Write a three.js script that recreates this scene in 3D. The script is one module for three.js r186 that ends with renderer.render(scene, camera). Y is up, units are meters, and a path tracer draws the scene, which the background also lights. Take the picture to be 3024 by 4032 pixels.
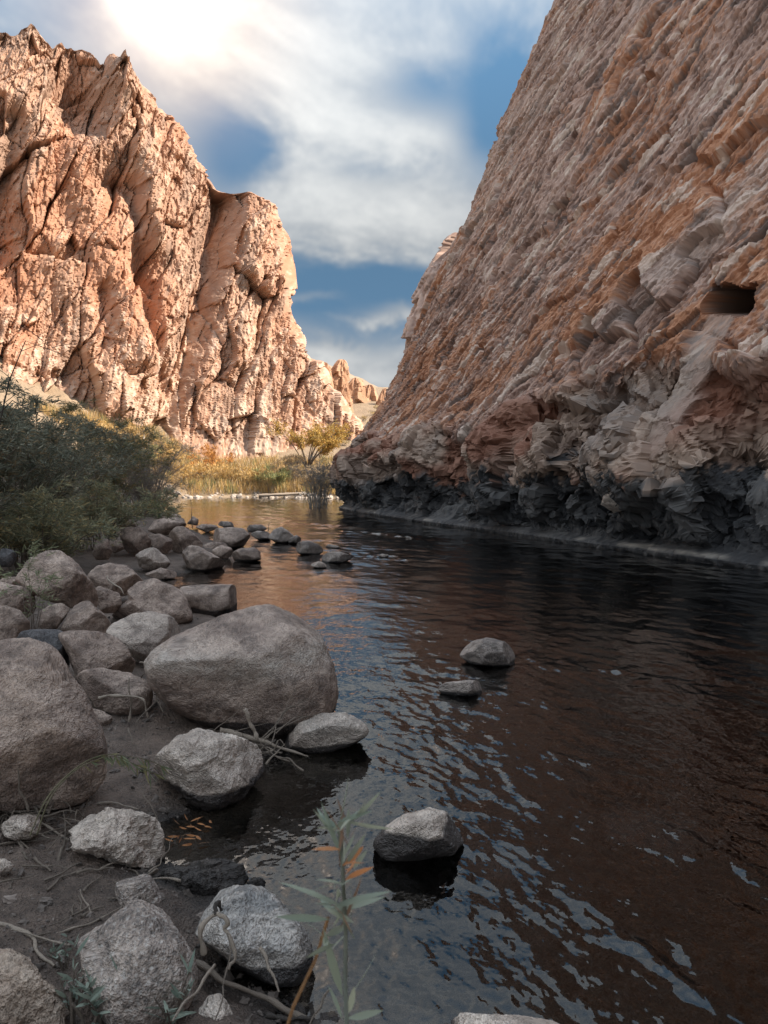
import * as THREE from 'three';
import { ImprovedNoise } from 'three/addons/math/ImprovedNoise.js';
import { mergeGeometries } from 'three/addons/utils/BufferGeometryUtils.js';

// ---------------------------------------------------------------- camera, sky, sun, exposure
const scene = new THREE.Scene();
const camera = new THREE.PerspectiveCamera(67, 768 / 1024, 0.1, 2500);
camera.position.set(0, 1.9, 0);
camera.rotation.x = -Math.atan(34 / 773.5);
camera.focus = 7.5; camera.userData.fStop = 9;
const renderer = new THREE.WebGLRenderer({ antialias: true });
renderer.toneMapping = THREE.LinearToneMapping;
renderer.toneMappingExposure = 3.5;
renderer.shadowMap.enabled = true;
const SUN_DIR = new THREE.Vector3(0.73, 0.66, 0.14).normalize();
const sun = new THREE.DirectionalLight(new THREE.Color().setRGB(1, 0.86, 0.70), 3.0);
sun.position.copy(SUN_DIR).multiplyScalar(150); sun.castShadow = true;
sun.shadow.mapSize.set(4096, 4096); sun.shadow.radius = 1.2;
Object.assign(sun.shadow.camera, { left: -120, right: 120, top: 120, bottom: -120, near: 1, far: 420 });
scene.add(sun, sun.target);

// ---------------------------------------------------------------- helpers
const PN = new ImprovedNoise();
const noise = (x, y, z) => PN.noise(x + 100.5, y + 57.3, z + 31.7);
function fbm(x, y, z, oct = 4, gain = 0.5, lac = 2.03) {
  let a = 1, s = 0, n = 0;
  for (let i = 0; i < oct; i++) { s += a * noise(x, y, z); n += a; a *= gain; x = x * lac + 7.1; y = y * lac + 3.7; z = z * lac + 5.3; }
  return s / n;
}
function ridged(x, y, z, oct = 4) {
  let a = 1, s = 0, n = 0;
  for (let i = 0; i < oct; i++) { s += a * (1 - 2 * Math.abs(noise(x, y, z))); n += a; a *= 0.5; x = x * 2.03 + 7.1; y = y * 2.03 + 3.7; z = z * 2.03 + 5.3; }
  return s / n;
}
const sat = (v) => v < 0 ? 0 : v > 1 ? 1 : v;
const sstep = (a, b, v) => { const t = sat((v - a) / (b - a)); return t * t * (3 - 2 * t); };
const mix = (a, b, t) => a + (b - a) * t;
const mix3 = (a, b, t) => [a[0] + (b[0] - a[0]) * t, a[1] + (b[1] - a[1]) * t, a[2] + (b[2] - a[2]) * t];
function rng(seed) { let s = seed >>> 0; return () => { s = (s + 0x6D2B79F5) >>> 0; let t = Math.imul(s ^ (s >>> 15), 1 | s); t = (t + Math.imul(t ^ (t >>> 7), 61 | t)) ^ t; return ((t ^ (t >>> 14)) >>> 0) / 4294967296; }; }
const ih = (x, y, z, k) => { let h = Math.imul(x, 374761393) ^ Math.imul(y, 668265263) ^ Math.imul(z, 2147483647 - 61) ^ Math.imul(k, 1274126177); h = Math.imul(h ^ (h >>> 13), 1274126177); h = Math.imul(h ^ (h >>> 16), 2246822519 | 0); return ((h ^ (h >>> 15)) >>> 0) / 4294967296; };
// cells of broken rock: V.h height of the cell's own tilted plane, V.e distance to its joint, V.r its random number
const V = { h: 0, e: 0, r: 0, r2: 0 };
function cells(x, y, z, tilt = 1, k = 1) {
  const xi = Math.floor(x), yi = Math.floor(y), zi = Math.floor(z);
  let d1 = 1e9, d2 = 1e9, bx = 0, by = 0, bz = 0, px = 0, py = 0, pz = 0;
  for (let a = -1; a <= 1; a++) for (let b = -1; b <= 1; b++) for (let c = -1; c <= 1; c++) {
    const X = xi + a, Y = yi + b, Z = zi + c;
    const qx = X + ih(X, Y, Z, k) - x, qy = Y + ih(X, Y, Z, k + 1) - y, qz = Z + ih(X, Y, Z, k + 2) - z;
    const d = qx * qx + qy * qy + qz * qz;
    if (d < d1) { d2 = d1; d1 = d; bx = X; by = Y; bz = Z; px = qx; py = qy; pz = qz; } else if (d < d2) d2 = d;
  }
  V.r = ih(bx, by, bz, k + 3); V.r2 = ih(bx, by, bz, k + 4);
  V.e = Math.sqrt(d2) - Math.sqrt(d1);
  V.h = V.r - 0.5 + tilt * (px * (ih(bx, by, bz, k + 5) - 0.5) + py * (ih(bx, by, bz, k + 6) - 0.5) + pz * (ih(bx, by, bz, k + 7) - 0.5));
  return V.h;
}
const taken = {};
function numbered(n) { const k = taken[n] = (taken[n] ?? -1) + 1; return k ? `${n}_${String(k).padStart(3, '0')}` : n; }
function tag(o, label, category, group, kind) {
  if (label) o.userData.label = label;
  if (category) o.userData.category = category;
  if (group) o.userData.group = group;
  if (kind) o.userData.kind = kind;
  return o;
}
function mesh(name, geo, mat, parent = scene) {
  const m = new THREE.Mesh(geo, mat); m.name = parent === scene ? numbered(name) : name;
  m.castShadow = m.receiveShadow = true; parent.add(m); return m;
}
function group(name, x = 0, y = 0, z = 0, turn = 0) { const g = new THREE.Group(); g.name = numbered(name); g.position.set(x, y, z); g.rotation.y = turn; scene.add(g); return g; }
function gridGeo(nu, nv, pos, uv, col, flip) {
  const idx = new Uint32Array((nu - 1) * (nv - 1) * 6); let k = 0;
  for (let j = 0; j < nv - 1; j++) for (let i = 0; i < nu - 1; i++) {
    const a = j * nu + i, b = a + 1, c = a + nu, d = c + 1;
    if (flip) { idx[k++] = a; idx[k++] = c; idx[k++] = b; idx[k++] = b; idx[k++] = c; idx[k++] = d; }
    else { idx[k++] = a; idx[k++] = b; idx[k++] = c; idx[k++] = b; idx[k++] = d; idx[k++] = c; }
  }
  const g = new THREE.BufferGeometry();
  g.setAttribute('position', new THREE.BufferAttribute(pos, 3));
  if (uv) g.setAttribute('uv', new THREE.BufferAttribute(uv, 2));
  if (col) g.setAttribute('color', new THREE.BufferAttribute(col, 3));
  g.setIndex(new THREE.BufferAttribute(idx, 1)); g.computeVertexNormals(); return g;
}
function polyDist(pl, x, y) { // distance to a polyline, with the place along it and the side
  let best = 1e9, side = 0, at = 0;
  for (let i = 0; i < pl.length - 1; i++) {
    const ax = pl[i][0], ay = pl[i][1], dx = pl[i + 1][0] - ax, dy = pl[i + 1][1] - ay;
    const t = sat(((x - ax) * dx + (y - ay) * dy) / (dx * dx + dy * dy)), ex = x - ax - t * dx, ey = y - ay - t * dy, d = ex * ex + ey * ey;
    if (d < best) { best = d; side = Math.sign(dx * ey - dy * ex); at = (i + t) / (pl.length - 1); }
  }
  return [Math.sqrt(best), side, at];
}
function interp(tab, x, c = 1) { // piecewise linear through rows [x, ...]
  if (x <= tab[0][0]) return tab[0][c];
  for (let i = 1; i < tab.length; i++) if (x <= tab[i][0]) return mix(tab[i - 1][c], tab[i][c], (x - tab[i - 1][0]) / (tab[i][0] - tab[i - 1][0]));
  return tab[tab.length - 1][c];
}
function tube(points, r0, r1, seg = 10, rad = 6, wobble = 0, seed = 1) {
  const curve = new THREE.CatmullRomCurve3(points.map((p) => p.isVector3 ? p : new THREE.Vector3(...p)));
  const fr = curve.computeFrenetFrames(seg, false), pos = [], idx = [], uv = [];
  for (let i = 0; i <= seg; i++) {
    const t = i / seg, p = curve.getPointAt(t), r = mix(r0, r1, t) * (1 + wobble * 2 * noise(t * 9, seed * 3.1, 0.5));
    for (let j = 0; j <= rad; j++) {
      const a = j / rad * Math.PI * 2, c = Math.cos(a) * r, s = Math.sin(a) * r * (1 + wobble * noise(t * 5, a, seed));
      pos.push(p.x + fr.normals[i].x * c + fr.binormals[i].x * s, p.y + fr.normals[i].y * c + fr.binormals[i].y * s, p.z + fr.normals[i].z * c + fr.binormals[i].z * s); uv.push(t * 4, j / rad);
    }
  }
  for (let i = 0; i < seg; i++) for (let j = 0; j < rad; j++) { const a = i * (rad + 1) + j, b = a + rad + 1; idx.push(a, a + 1, b, b, a + 1, b + 1); }
  for (const [i, f] of [[0, 1], [seg, 0]]) { // end caps
    const p = curve.getPointAt(i / seg), c = pos.length / 3; pos.push(p.x, p.y, p.z); uv.push(0, 0);
    for (let j = 0; j < rad; j++) { const a = i * (rad + 1) + j; f ? idx.push(c, a + 1, a) : idx.push(c, a, a + 1); }
  }
  const g = new THREE.BufferGeometry(); g.setAttribute('position', new THREE.Float32BufferAttribute(pos, 3)); g.setAttribute('uv', new THREE.Float32BufferAttribute(uv, 2));
  g.setIndex(idx); g.computeVertexNormals(); return g;
}
// tiling noise picture, n x n, made of whole-period waves of value noise; f(u, v, per) -> 0..1
function tileNoise(n, octaves, seed) {
  const out = new Float32Array(n * n), r = rng(seed);
  for (const [period, amp, ay] of octaves) {
    const px = period, py = Math.max(1, Math.round(period * (ay ?? 1))), lat = new Float32Array(px * py); for (let i = 0; i < lat.length; i++) lat[i] = r() * 2 - 1;
    for (let y = 0; y < n; y++) for (let x = 0; x < n; x++) {
      const fx = x / n * px, fy = y / n * py, x0 = Math.floor(fx), y0 = Math.floor(fy); let tx = fx - x0, ty = fy - y0; tx = tx * tx * (3 - 2 * tx); ty = ty * ty * (3 - 2 * ty);
      const a = lat[(y0 % py) * px + x0 % px], b = lat[(y0 % py) * px + (x0 + 1) % px], c = lat[((y0 + 1) % py) * px + x0 % px], d = lat[((y0 + 1) % py) * px + (x0 + 1) % px];
      out[y * n + x] += amp * mix(mix(a, b, tx), mix(c, d, tx), ty);
    }
  }
  return out;
}
function texOf(n, f, { srgb = false, repeat = 1 } = {}) {
  const d = new Uint8Array(n * n * 4);
  for (let i = 0; i < n * n; i++) { const c = f(i); d[i * 4] = c[0]; d[i * 4 + 1] = c[1]; d[i * 4 + 2] = c[2]; d[i * 4 + 3] = 255; }
  const t = new THREE.DataTexture(d, n, n); t.wrapS = t.wrapT = THREE.RepeatWrapping; t.magFilter = THREE.LinearFilter; t.minFilter = THREE.LinearFilter;
  if (srgb) t.colorSpace = THREE.SRGBColorSpace; t.repeat.set(repeat, repeat); t.needsUpdate = true; return t;
}
const grey = (v) => { const c = Math.max(0, Math.min(255, v * 255)); return [c, c, c]; };

// ---------------------------------------------------------------- sky: thin broken cloud over blue, brightest in the veil of cloud over the left cliff
{
  const W = 2048, Hh = 1024, data = new Float32Array(W * Hh * 4);
  // openings and banks of cloud as [azimuth, elevation, half-width, half-height, more (+) or less (-) cloud]
  const banks = [[8.0, 26.3, 2.8, 3.0, -0.52], [6.8, 24, 1.8, 1.6, -0.16], [-10.4, 22.2, 2.1, 1.7, -0.58], [1.4, 26.4, 2.0, 1.1, -0.26], [-1.0, 21.3, 3, 1.0, -0.26], [-2, 13.2, 6.0, 1.9, -0.62], [-3, 10.6, 5, 0.6, -0.12],
    [2.6, 22.5, 3.4, 2.0, 0.22], [-4.2, 18.2, 4.2, 2.2, 0.30], [1.2, 17.6, 3.6, 1.8, 0.22], [-6.5, 26, 4.5, 3.5, 0.20], [-16, 28, 8, 7, 0.06], [0.5, 11.6, 2.4, 0.5, 0.62], [-4.7, 9.9, 2.8, 0.6, 0.55], [-5.5, 12.6, 2.2, 0.35, 0.4], [-1.2, 7.6, 5, 1.2, 0.34], [-22, 28, 4, 3, -0.16], [0, 38, 16, 6, 0.16]];
  for (let j = 0; j < Hh; j++) {
    const el = (((j + 0.5) / Hh) - 0.5) * Math.PI, y = Math.sin(el), cr = Math.cos(el), eld = el * 180 / Math.PI;
    for (let i = 0; i < W; i++) {
      const az = (((i + 0.5) / W) - 0.5) * 2 * Math.PI, x = cr * Math.cos(az), z = cr * Math.sin(az), k = (j * W + i) * 4;
      const yy = Math.max(0, y) + 0.16, px = x / yy, pz = z / yy;
      const wx = fbm(px * 0.9, pz * 0.9, 1.5, 3), wz = fbm(px * 0.9, pz * 0.9, 8.5, 3);
      const a = fbm(px * 0.55 + wx * 0.6, pz * 0.75 + wz * 0.6, 3.3, 4, 0.55), b = fbm(px * 2.9 + wx * 1.0 + pz * 0.6, pz * 2.5 + wz * 1.0, 12.1, 7, 0.70);
      let c = 0.70 + 0.60 * a + 0.40 * b;
      const azd = Math.atan2(x, -z) * 180 / Math.PI;
      if (Math.abs(azd) < 45 && eld > -5 && eld < 55) for (const [ba, be, sa, se, amt] of banks) { const u = (azd + wx * 5 + b * 3 - ba) / sa, v = (eld + wz * 3 + b * 1.6 - be) / se; c += amt * Math.exp(-0.5 * (u * u + v * v)); }
      const cov = sstep(0.22, 0.86, c), body = sstep(0.50, 1.35, c + 0.35 * b);
      const low = Math.exp(-Math.max(0, eld) / 9);
      const blue = mix3([0.055, 0.118, 0.200], [0.16, 0.25, 0.33], low * 0.55);
      const cloud = mix3([0.235, 0.255, 0.275], [0.43, 0.437, 0.432], sat(body + 0.12 * b));
      const high = Math.pow((1 + 2 * Math.max(0, y)) / 2, 2.0); // a clouded sky is darkest at the horizon and brightest overhead
      let col = mix3(blue, cloud, cov).map((q) => q * Math.max(0.60, high) * 0.82);
      // the bright veil
      const dx = (azd + 15.3) * Math.cos(el), dy = eld - 30.6, g2 = dx * dx + dy * dy;
      const halo = Math.abs(azd) < 90 ? Math.exp(-g2 / (2 * 4.4 * 4.4)) : 0, core = Math.abs(azd) < 90 ? Math.exp(-g2 / (2 * 1.7 * 1.7)) : 0;
      data[k] = col[0] + halo * 0.15 + core * 0.5; data[k + 1] = col[1] + halo * 0.07 + core * 0.47; data[k + 2] = col[2] + halo * 0.01 + core * 0.43; data[k + 3] = 1;
      if (eld < 0) { data[k] = 0.25; data[k + 1] = 0.215; data[k + 2] = 0.18; }
    }
  }
  const t = new THREE.DataTexture(data, W, Hh, THREE.RGBAFormat, THREE.FloatType);
  t.mapping = THREE.EquirectangularReflectionMapping; t.magFilter = t.minFilter = THREE.LinearFilter; t.wrapS = THREE.RepeatWrapping; t.needsUpdate = true;
  scene.background = t; scene.environment = t; scene.environmentIntensity = 1; scene.backgroundIntensity = 1;
}
// ---------------------------------------------------------------- measured layout, in metres
const SKYLINE = [[36.85,59.6],[33.86,59.54],[31.82,59.48],[30.77,59.42],[29.66,59.36],[28.44,59.3],[27.48,59.24],[26.4,59.18],[25.09,59.12],[24.27,59.06],[23.31,59.0],[21.86,58.94],[20.37,58.88],[19.62,58.82],[18.96,58.76],[18.3,58.7],[17.16,58.64],[15.85,58.31],[15.31,57.52],[14.67,56.53],[13.18,55.35],[11.2,53.34],[9.49,51.6],[8.01,50.53],[7.0,48.22],[6.04,45.54],[4.26,44.14],[3.02,43.48],[2.33,42.18],[1.56,41.91],[-0.26,41.86],[-1.28,41.81],[-2.29,41.4],[-3.63,41.01],[-4.27,39.74],[-4.61,38.34],[-4.83,35.49],[-4.79,31.22],[-4.57,28.4],[-4.27,26.3],[-3.99,23.56],[-4.44,21.47],[-5.2,19.55],[-6.45,18.08],[-7.14,16.55],[-7.89,14.64],[-9.15,12.12],[-10.48,9.92],[-11.87,8.04],[-12.83,6.79]];
const G1 = [[2.62,42.99],[4.52,36.65],[7.42,28.08],[9.87,22.03],[12.27,15.12],[14.47,10.91],[17.21,4.44]];
const G2 = [[17.48,39.49],[16.59,30.55],[15.98,24.39],[15.25,17.24],[15.32,13.16]];
const G3 = [[30.29,46.25],[31.1,35.32],[32.01,26.87]];
const G4 = [[21.68,23.66],[21.3,20.17],[23.21,14.87]];
const R1 = [[16.7,58.34],[16.57,50.74],[15.39,39.94],[15.16,32.07]];
const R2 = [[20.48,44.16],[22.68,39.66],[21.04,31.06],[20.38,26.24],[18.3,16.98]];
const R3 = [[-1.44,41.37],[0.65,34.55],[3.61,25.98],[5.72,18.07]];
const R4 = [[25.69,29.06],[24.32,23.32],[23.58,16.52],[21.08,10.03]];
const R5 = [[10.91,17.62],[12.82,11.57],[15.72,5.83]];
const TOWER = [17.67,54.37];
const RECESS = [21.57,47.96];
const SPIRES = [[-9.07,17.02],[-9.68,15.74],[-10.29,13.48]];
const STICKS = [
{"n":"driftwood_stub","l":"pale broken stick standing upright against the largest boulder","p":[[-0.909,0.398,-4.98],[-0.87,0.298,-4.97],[-0.82,0.196,-4.95]],"r0":0.018,"r1":0.022,"k":"pale"},
{"n":"driftwood_branch","l":"long pale branch lying from the largest boulder down into the water","p":[[-1.134,0.16,-5.274],[-1.018,0.13,-5.268],[-0.908,0.1,-5.271],[-0.745,0.06,-5.238],[-0.518,0.0,-5.205]],"r0":0.024,"r1":0.012,"k":"pale"},
{"n":"twig","l":"thin dead twig in the flood tangle between the largest boulder and the oval stone","p":[[-0.785,0.231,-4.9],[-0.665,0.334,-5.0],[-0.585,0.504,-5.1]],"r0":0.005,"r1":0.003,"k":"dead"},
{"n":"twig","l":"thin dead twig in the flood tangle between the largest boulder and the oval stone","p":[[-0.77,0.224,-4.9],[-0.614,0.305,-4.95],[-0.439,0.353,-5.0]],"r0":0.008,"r1":0.0048,"k":"dead"},
{"n":"twig","l":"thin dead twig in the flood tangle between the largest boulder and the oval stone","p":[[-0.748,0.231,-4.9],[-0.656,0.365,-5.05],[-0.524,0.419,-5.1]],"r0":0.006,"r1":0.0036,"k":"dead"},
{"n":"twig","l":"thin dead twig in the flood tangle between the largest boulder and the oval stone","p":[[-0.696,0.261,-4.9],[-0.575,0.334,-5.0],[-0.507,0.334,-5.0]],"r0":0.007,"r1":0.0042,"k":"dead"},
{"n":"twig","l":"thin dead twig in the flood tangle between the largest boulder and the oval stone","p":[[-0.718,0.274,-4.95],[-0.617,0.373,-5.1],[-0.54,0.373,-5.1]],"r0":0.006,"r1":0.0036,"k":"dead"},
{"n":"twig","l":"thin dead twig in the flood tangle between the largest boulder and the oval stone","p":[[-0.712,0.221,-4.8],[-0.696,0.291,-4.9],[-0.688,0.319,-5.0]],"r0":0.006,"r1":0.0036,"k":"dead"},
{"n":"twig","l":"thin dead twig in the flood tangle between the largest boulder and the oval stone","p":[[-1.132,0.231,-5.0],[-1.051,0.288,-5.05],[-0.907,0.424,-5.1]],"r0":0.004,"r1":0.0024,"k":"dead"},
{"n":"twig","l":"thin dead twig in the flood tangle between the largest boulder and the oval stone","p":[[-0.981,0.243,-5.0],[-0.861,0.273,-5.0],[-0.748,0.304,-5.0]],"r0":0.004,"r1":0.0024,"k":"dead"},
{"n":"dry_shoot","l":"upright bleached stem rising from the mud before the brown rounded boulder","p":[[-1.835,0.144,-5.5],[-1.818,0.295,-5.5],[-1.832,0.462,-5.5]],"r0":0.011,"r1":0.007,"k":"pale"},
{"n":"dead_branch","l":"curved dead branch lying across the brown rounded boulder","p":[[-2.067,0.304,-5.55],[-1.936,0.335,-5.5],[-1.771,0.342,-5.45],[-1.691,0.324,-5.4],[-1.668,0.209,-5.4]],"r0":0.016,"r1":0.011,"k":"pale"},
{"n":"twig","l":"short dead twig wedged between the brown rounded boulder and the largest one","p":[[-1.623,0.303,-5.5],[-1.675,0.258,-5.4],[-1.717,0.208,-5.3]],"r0":0.009,"r1":0.005,"k":"dead"},
{"n":"twig","l":"short dead twig wedged between the brown rounded boulder and the largest one","p":[[-1.634,0.402,-5.6],[-1.639,0.328,-5.5],[-1.559,0.242,-5.4]],"r0":0.009,"r1":0.005,"k":"dead"},
{"n":"twig","l":"short dead twig wedged between the brown rounded boulder and the largest one","p":[[-1.942,0.434,-6.1],[-1.857,0.44,-6.0],[-1.782,0.425,-5.9]],"r0":0.009,"r1":0.005,"k":"dead"},
{"n":"twig","l":"short dead twig wedged between the brown rounded boulder and the largest one","p":[[-1.908,0.331,-6.0],[-1.808,0.42,-5.9],[-1.791,0.438,-5.9]],"r0":0.009,"r1":0.005,"k":"dead"},
{"n":"twig","l":"short dead twig wedged between the brown rounded boulder and the largest one","p":[[-1.707,0.225,-5.1],[-1.651,0.197,-5.0],[-1.631,0.176,-4.95]],"r0":0.009,"r1":0.005,"k":"dead"},
{"n":"twig","l":"bleached twig in the heap at the foot of the huge brown boulder","p":[[-2.138,0.16,-4.234],[-1.99,0.16,-4.111],[-1.849,0.16,-3.967]],"r0":0.008,"r1":0.005,"k":"dead"},
{"n":"twig","l":"bleached twig in the heap at the foot of the huge brown boulder","p":[[-2.019,0.16,-3.995],[-1.885,0.16,-3.967],[-1.747,0.16,-3.953]],"r0":0.008,"r1":0.005,"k":"dead"},
{"n":"twig","l":"bleached twig in the heap at the foot of the huge brown boulder","p":[[-2.047,0.16,-4.052],[-1.907,0.16,-3.912],[-1.892,0.16,-3.832]],"r0":0.008,"r1":0.005,"k":"dead"},
{"n":"twig","l":"bleached twig in the heap at the foot of the huge brown boulder","p":[[-1.851,0.16,-4.023],[-1.777,0.16,-3.912],[-1.73,0.16,-3.756]],"r0":0.008,"r1":0.005,"k":"dead"},
{"n":"twig","l":"bleached twig in the heap at the foot of the huge brown boulder","p":[[-1.741,0.16,-3.939],[-1.772,0.16,-4.081],[-1.798,0.16,-4.156]],"r0":0.008,"r1":0.005,"k":"dead"},
{"n":"twig","l":"bleached twig in the heap at the foot of the huge brown boulder","p":[[-1.766,0.16,-4.141],[-1.68,0.16,-4.052],[-1.628,0.16,-3.953]],"r0":0.008,"r1":0.005,"k":"dead"},
{"n":"twig","l":"bleached twig in the heap at the foot of the huge brown boulder","p":[[-1.981,0.16,-3.967],[-1.876,0.16,-4.052],[-1.747,0.16,-3.967]],"r0":0.008,"r1":0.005,"k":"dead"},
{"n":"twig","l":"bleached twig in the heap at the foot of the huge brown boulder","p":[[-1.872,0.16,-3.939],[-1.741,0.16,-3.912],[-1.609,0.16,-3.967]],"r0":0.008,"r1":0.005,"k":"dead"},
{"n":"twig","l":"bleached twig in the heap at the foot of the huge brown boulder","p":[[-1.924,0.16,-3.898],[-1.819,0.16,-3.953],[-1.717,0.16,-3.995]],"r0":0.008,"r1":0.005,"k":"dead"},
{"n":"twig","l":"bleached twig in the heap at the foot of the huge brown boulder","p":[[-2.101,0.16,-4.111],[-1.983,0.16,-3.995],[-1.891,0.16,-3.953]],"r0":0.008,"r1":0.005,"k":"dead"},
{"n":"dead_stalk","l":"dark reed stalk leaning on the huge brown boulder","p":[[-1.801,0.211,-3.85],[-1.845,0.318,-3.85],[-1.851,0.436,-3.85]],"r0":0.009,"r1":0.006,"k":"dead"},
{"n":"willow_shoot","l":"arching thin willow shoot bending over the mud with leaves at its tip","p":[[-1.611,0.275,-3.45],[-1.579,0.397,-3.55],[-1.531,0.464,-3.7],[-1.476,0.483,-3.85],[-1.437,0.45,-4.0],[-1.374,0.403,-4.1],[-1.307,0.348,-4.2],[-1.235,0.265,-4.3]],"r0":0.005,"r1":0.0025,"k":"green"},
{"n":"willow_shoot","l":"short arching shoot springing beside the twig heap","p":[[-1.579,0.28,-3.45],[-1.541,0.419,-3.5],[-1.498,0.481,-3.7],[-1.434,0.495,-3.8],[-1.378,0.476,-3.9],[-1.293,0.391,-4.0],[-1.215,0.303,-4.1]],"r0":0.004,"r1":0.002,"k":"green"},
{"n":"twig","l":"thin bent shoot hanging to the water by the flat rough slab","p":[[-1.239,0.297,-3.9],[-1.183,0.247,-3.85],[-1.129,0.186,-3.8]],"r0":0.005,"r1":0.003,"k":"dead"},
{"n":"twig","l":"forked pale twig lying on the mud above the flat rough slab","p":[[-1.585,0.1,-4.207],[-1.521,0.1,-4.222],[-1.429,0.1,-4.177],[-1.333,0.1,-4.132]],"r0":0.009,"r1":0.006,"k":"pale"},
{"n":"twig","l":"loose dead twig lying on the open brown mud","p":[[-1.471,0.1,-3.304],[-1.46,0.1,-3.412],[-1.376,0.1,-3.521]],"r0":0.008,"r1":0.0048,"k":"dead"},
{"n":"twig","l":"loose dead twig lying on the open brown mud","p":[[-1.523,0.1,-3.388],[-1.473,0.1,-3.443],[-1.423,0.1,-3.542]],"r0":0.007,"r1":0.0042,"k":"dead"},
{"n":"twig","l":"loose dead twig lying on the open brown mud","p":[[-1.241,0.1,-3.104],[-1.215,0.1,-3.15],[-1.175,0.1,-3.178]],"r0":0.008,"r1":0.0048,"k":"dead"},
{"n":"twig","l":"loose dead twig lying on the open brown mud","p":[[-1.985,0.1,-3.936],[-1.91,0.1,-3.844],[-1.821,0.1,-3.754]],"r0":0.011,"r1":0.006599999999999999,"k":"dead"},
{"n":"twig","l":"loose dead twig lying on the open brown mud","p":[[-1.878,0.1,-3.708],[-1.788,0.1,-3.757],[-1.693,0.1,-3.781]],"r0":0.008,"r1":0.0048,"k":"dead"},
{"n":"twig","l":"loose dead twig lying on the open brown mud","p":[[-1.657,0.1,-3.593],[-1.579,0.1,-3.516],[-1.525,0.1,-3.47]],"r0":0.01,"r1":0.006,"k":"dead"},
{"n":"twig","l":"loose dead twig lying on the open brown mud","p":[[-1.31,0.1,-3.295],[-1.299,0.1,-3.372],[-1.28,0.1,-3.433]],"r0":0.008,"r1":0.0048,"k":"dead"},
{"n":"twig","l":"loose dead twig lying on the open brown mud","p":[[-1.366,0.1,-2.94],[-1.348,0.1,-2.971],[-1.322,0.1,-2.989]],"r0":0.007,"r1":0.0042,"k":"dead"},
{"n":"twig","l":"loose dead twig lying on the open brown mud","p":[[-1.334,0.1,-2.907],[-1.296,0.1,-2.933],[-1.264,0.1,-2.955]],"r0":0.005,"r1":0.003,"k":"dead"},
{"n":"twig","l":"loose dead twig lying on the open brown mud","p":[[-1.316,0.1,-3.258],[-1.272,0.1,-3.168],[-1.245,0.1,-3.108]],"r0":0.006,"r1":0.0036,"k":"dead"},
{"n":"twig","l":"loose dead twig lying on the open brown mud","p":[[-1.28,0.1,-3.108],[-1.307,0.1,-3.168],[-1.309,0.1,-3.203]],"r0":0.005,"r1":0.003,"k":"dead"},
{"n":"twig","l":"loose dead twig lying on the open brown mud","p":[[-1.184,0.1,-3.239],[-1.15,0.1,-3.239],[-1.111,0.1,-3.212]],"r0":0.006,"r1":0.0036,"k":"dead"},
{"n":"twig","l":"loose dead twig lying on the open brown mud","p":[[-1.637,0.1,-3.314],[-1.651,0.1,-3.353],[-1.661,0.1,-3.392]],"r0":0.006,"r1":0.0036,"k":"dead"},
{"n":"twig","l":"loose dead twig lying on the open brown mud","p":[[-1.743,0.1,-3.65],[-1.706,0.1,-3.604],[-1.682,0.1,-3.577]],"r0":0.008,"r1":0.0048,"k":"dead"},
{"n":"root","l":"curved bare root lying on the mud beside the jagged tan rock","p":[[-1.564,0.1,-3.037],[-1.503,0.1,-3.026],[-1.425,0.1,-2.978],[-1.348,0.1,-2.91],[-1.275,0.1,-2.824],[-1.215,0.1,-2.776]],"r0":0.013,"r1":0.009,"k":"pale"},
{"n":"thin_shoot","l":"hair thin pale shoot arching over the inlet beside the flat rough slab","p":[[-1.102,0.06,-3.538],[-1.068,0.06,-3.606],[-1.065,0.06,-3.755],[-1.082,0.06,-3.909]],"r0":0.004,"r1":0.002,"k":"pale"},
{"n":"twisted_root","l":"twisted pale root looping over the front of the white granite boulder","p":[[-0.627,0.246,-2.62],[-0.638,0.304,-2.62],[-0.631,0.342,-2.64],[-0.607,0.357,-2.66],[-0.588,0.368,-2.66],[-0.558,0.367,-2.64],[-0.543,0.348,-2.63],[-0.556,0.33,-2.63],[-0.534,0.314,-2.61],[-0.52,0.284,-2.6],[-0.511,0.251,-2.58],[-0.533,0.225,-2.57]],"r0":0.012,"r1":0.01,"k":"pale"},
{"n":"root_stub","l":"charred root stub above the loop of the twisted root","p":[[-0.59,0.363,-2.66],[-0.599,0.386,-2.68],[-0.588,0.397,-2.69],[-0.582,0.357,-2.7]],"r0":0.011,"r1":0.009,"k":"dark"},
{"n":"driftwood_branch","l":"brown knotty branch half in the water below the white granite boulder","p":[[-0.694,0.12,-2.772],[-0.579,0.1,-2.693],[-0.462,0.06,-2.684],[-0.35,0.03,-2.645],[-0.258,0.0,-2.626]],"r0":0.017,"r1":0.013,"k":"dead"},
{"n":"driftwood_branch","l":"dark branch under the twisted root sloping into the water","p":[[-0.695,0.16,-2.799],[-0.63,0.16,-2.857],[-0.601,0.2,-2.865]],"r0":0.012,"r1":0.009,"k":"dark"},
{"n":"driftwood_stick","l":"pale split stick leaning at the foot of the white granite boulder","p":[[-0.428,0.282,-2.6],[-0.391,0.242,-2.55],[-0.349,0.192,-2.5]],"r0":0.009,"r1":0.006,"k":"pale"},
{"n":"driftwood_stick","l":"pale straight stick crossing in front of the small pale stone","p":[[-0.562,0.284,-2.5],[-0.585,0.294,-2.35],[-0.62,0.309,-2.2]],"r0":0.007,"r1":0.006,"k":"pale"},
{"n":"thin_stalk","l":"thin upright stalk crossing the twisted root","p":[[-0.499,0.453,-2.4],[-0.481,0.387,-2.25],[-0.483,0.354,-2.12]],"r0":0.003,"r1":0.003,"k":"dead"},
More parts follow.
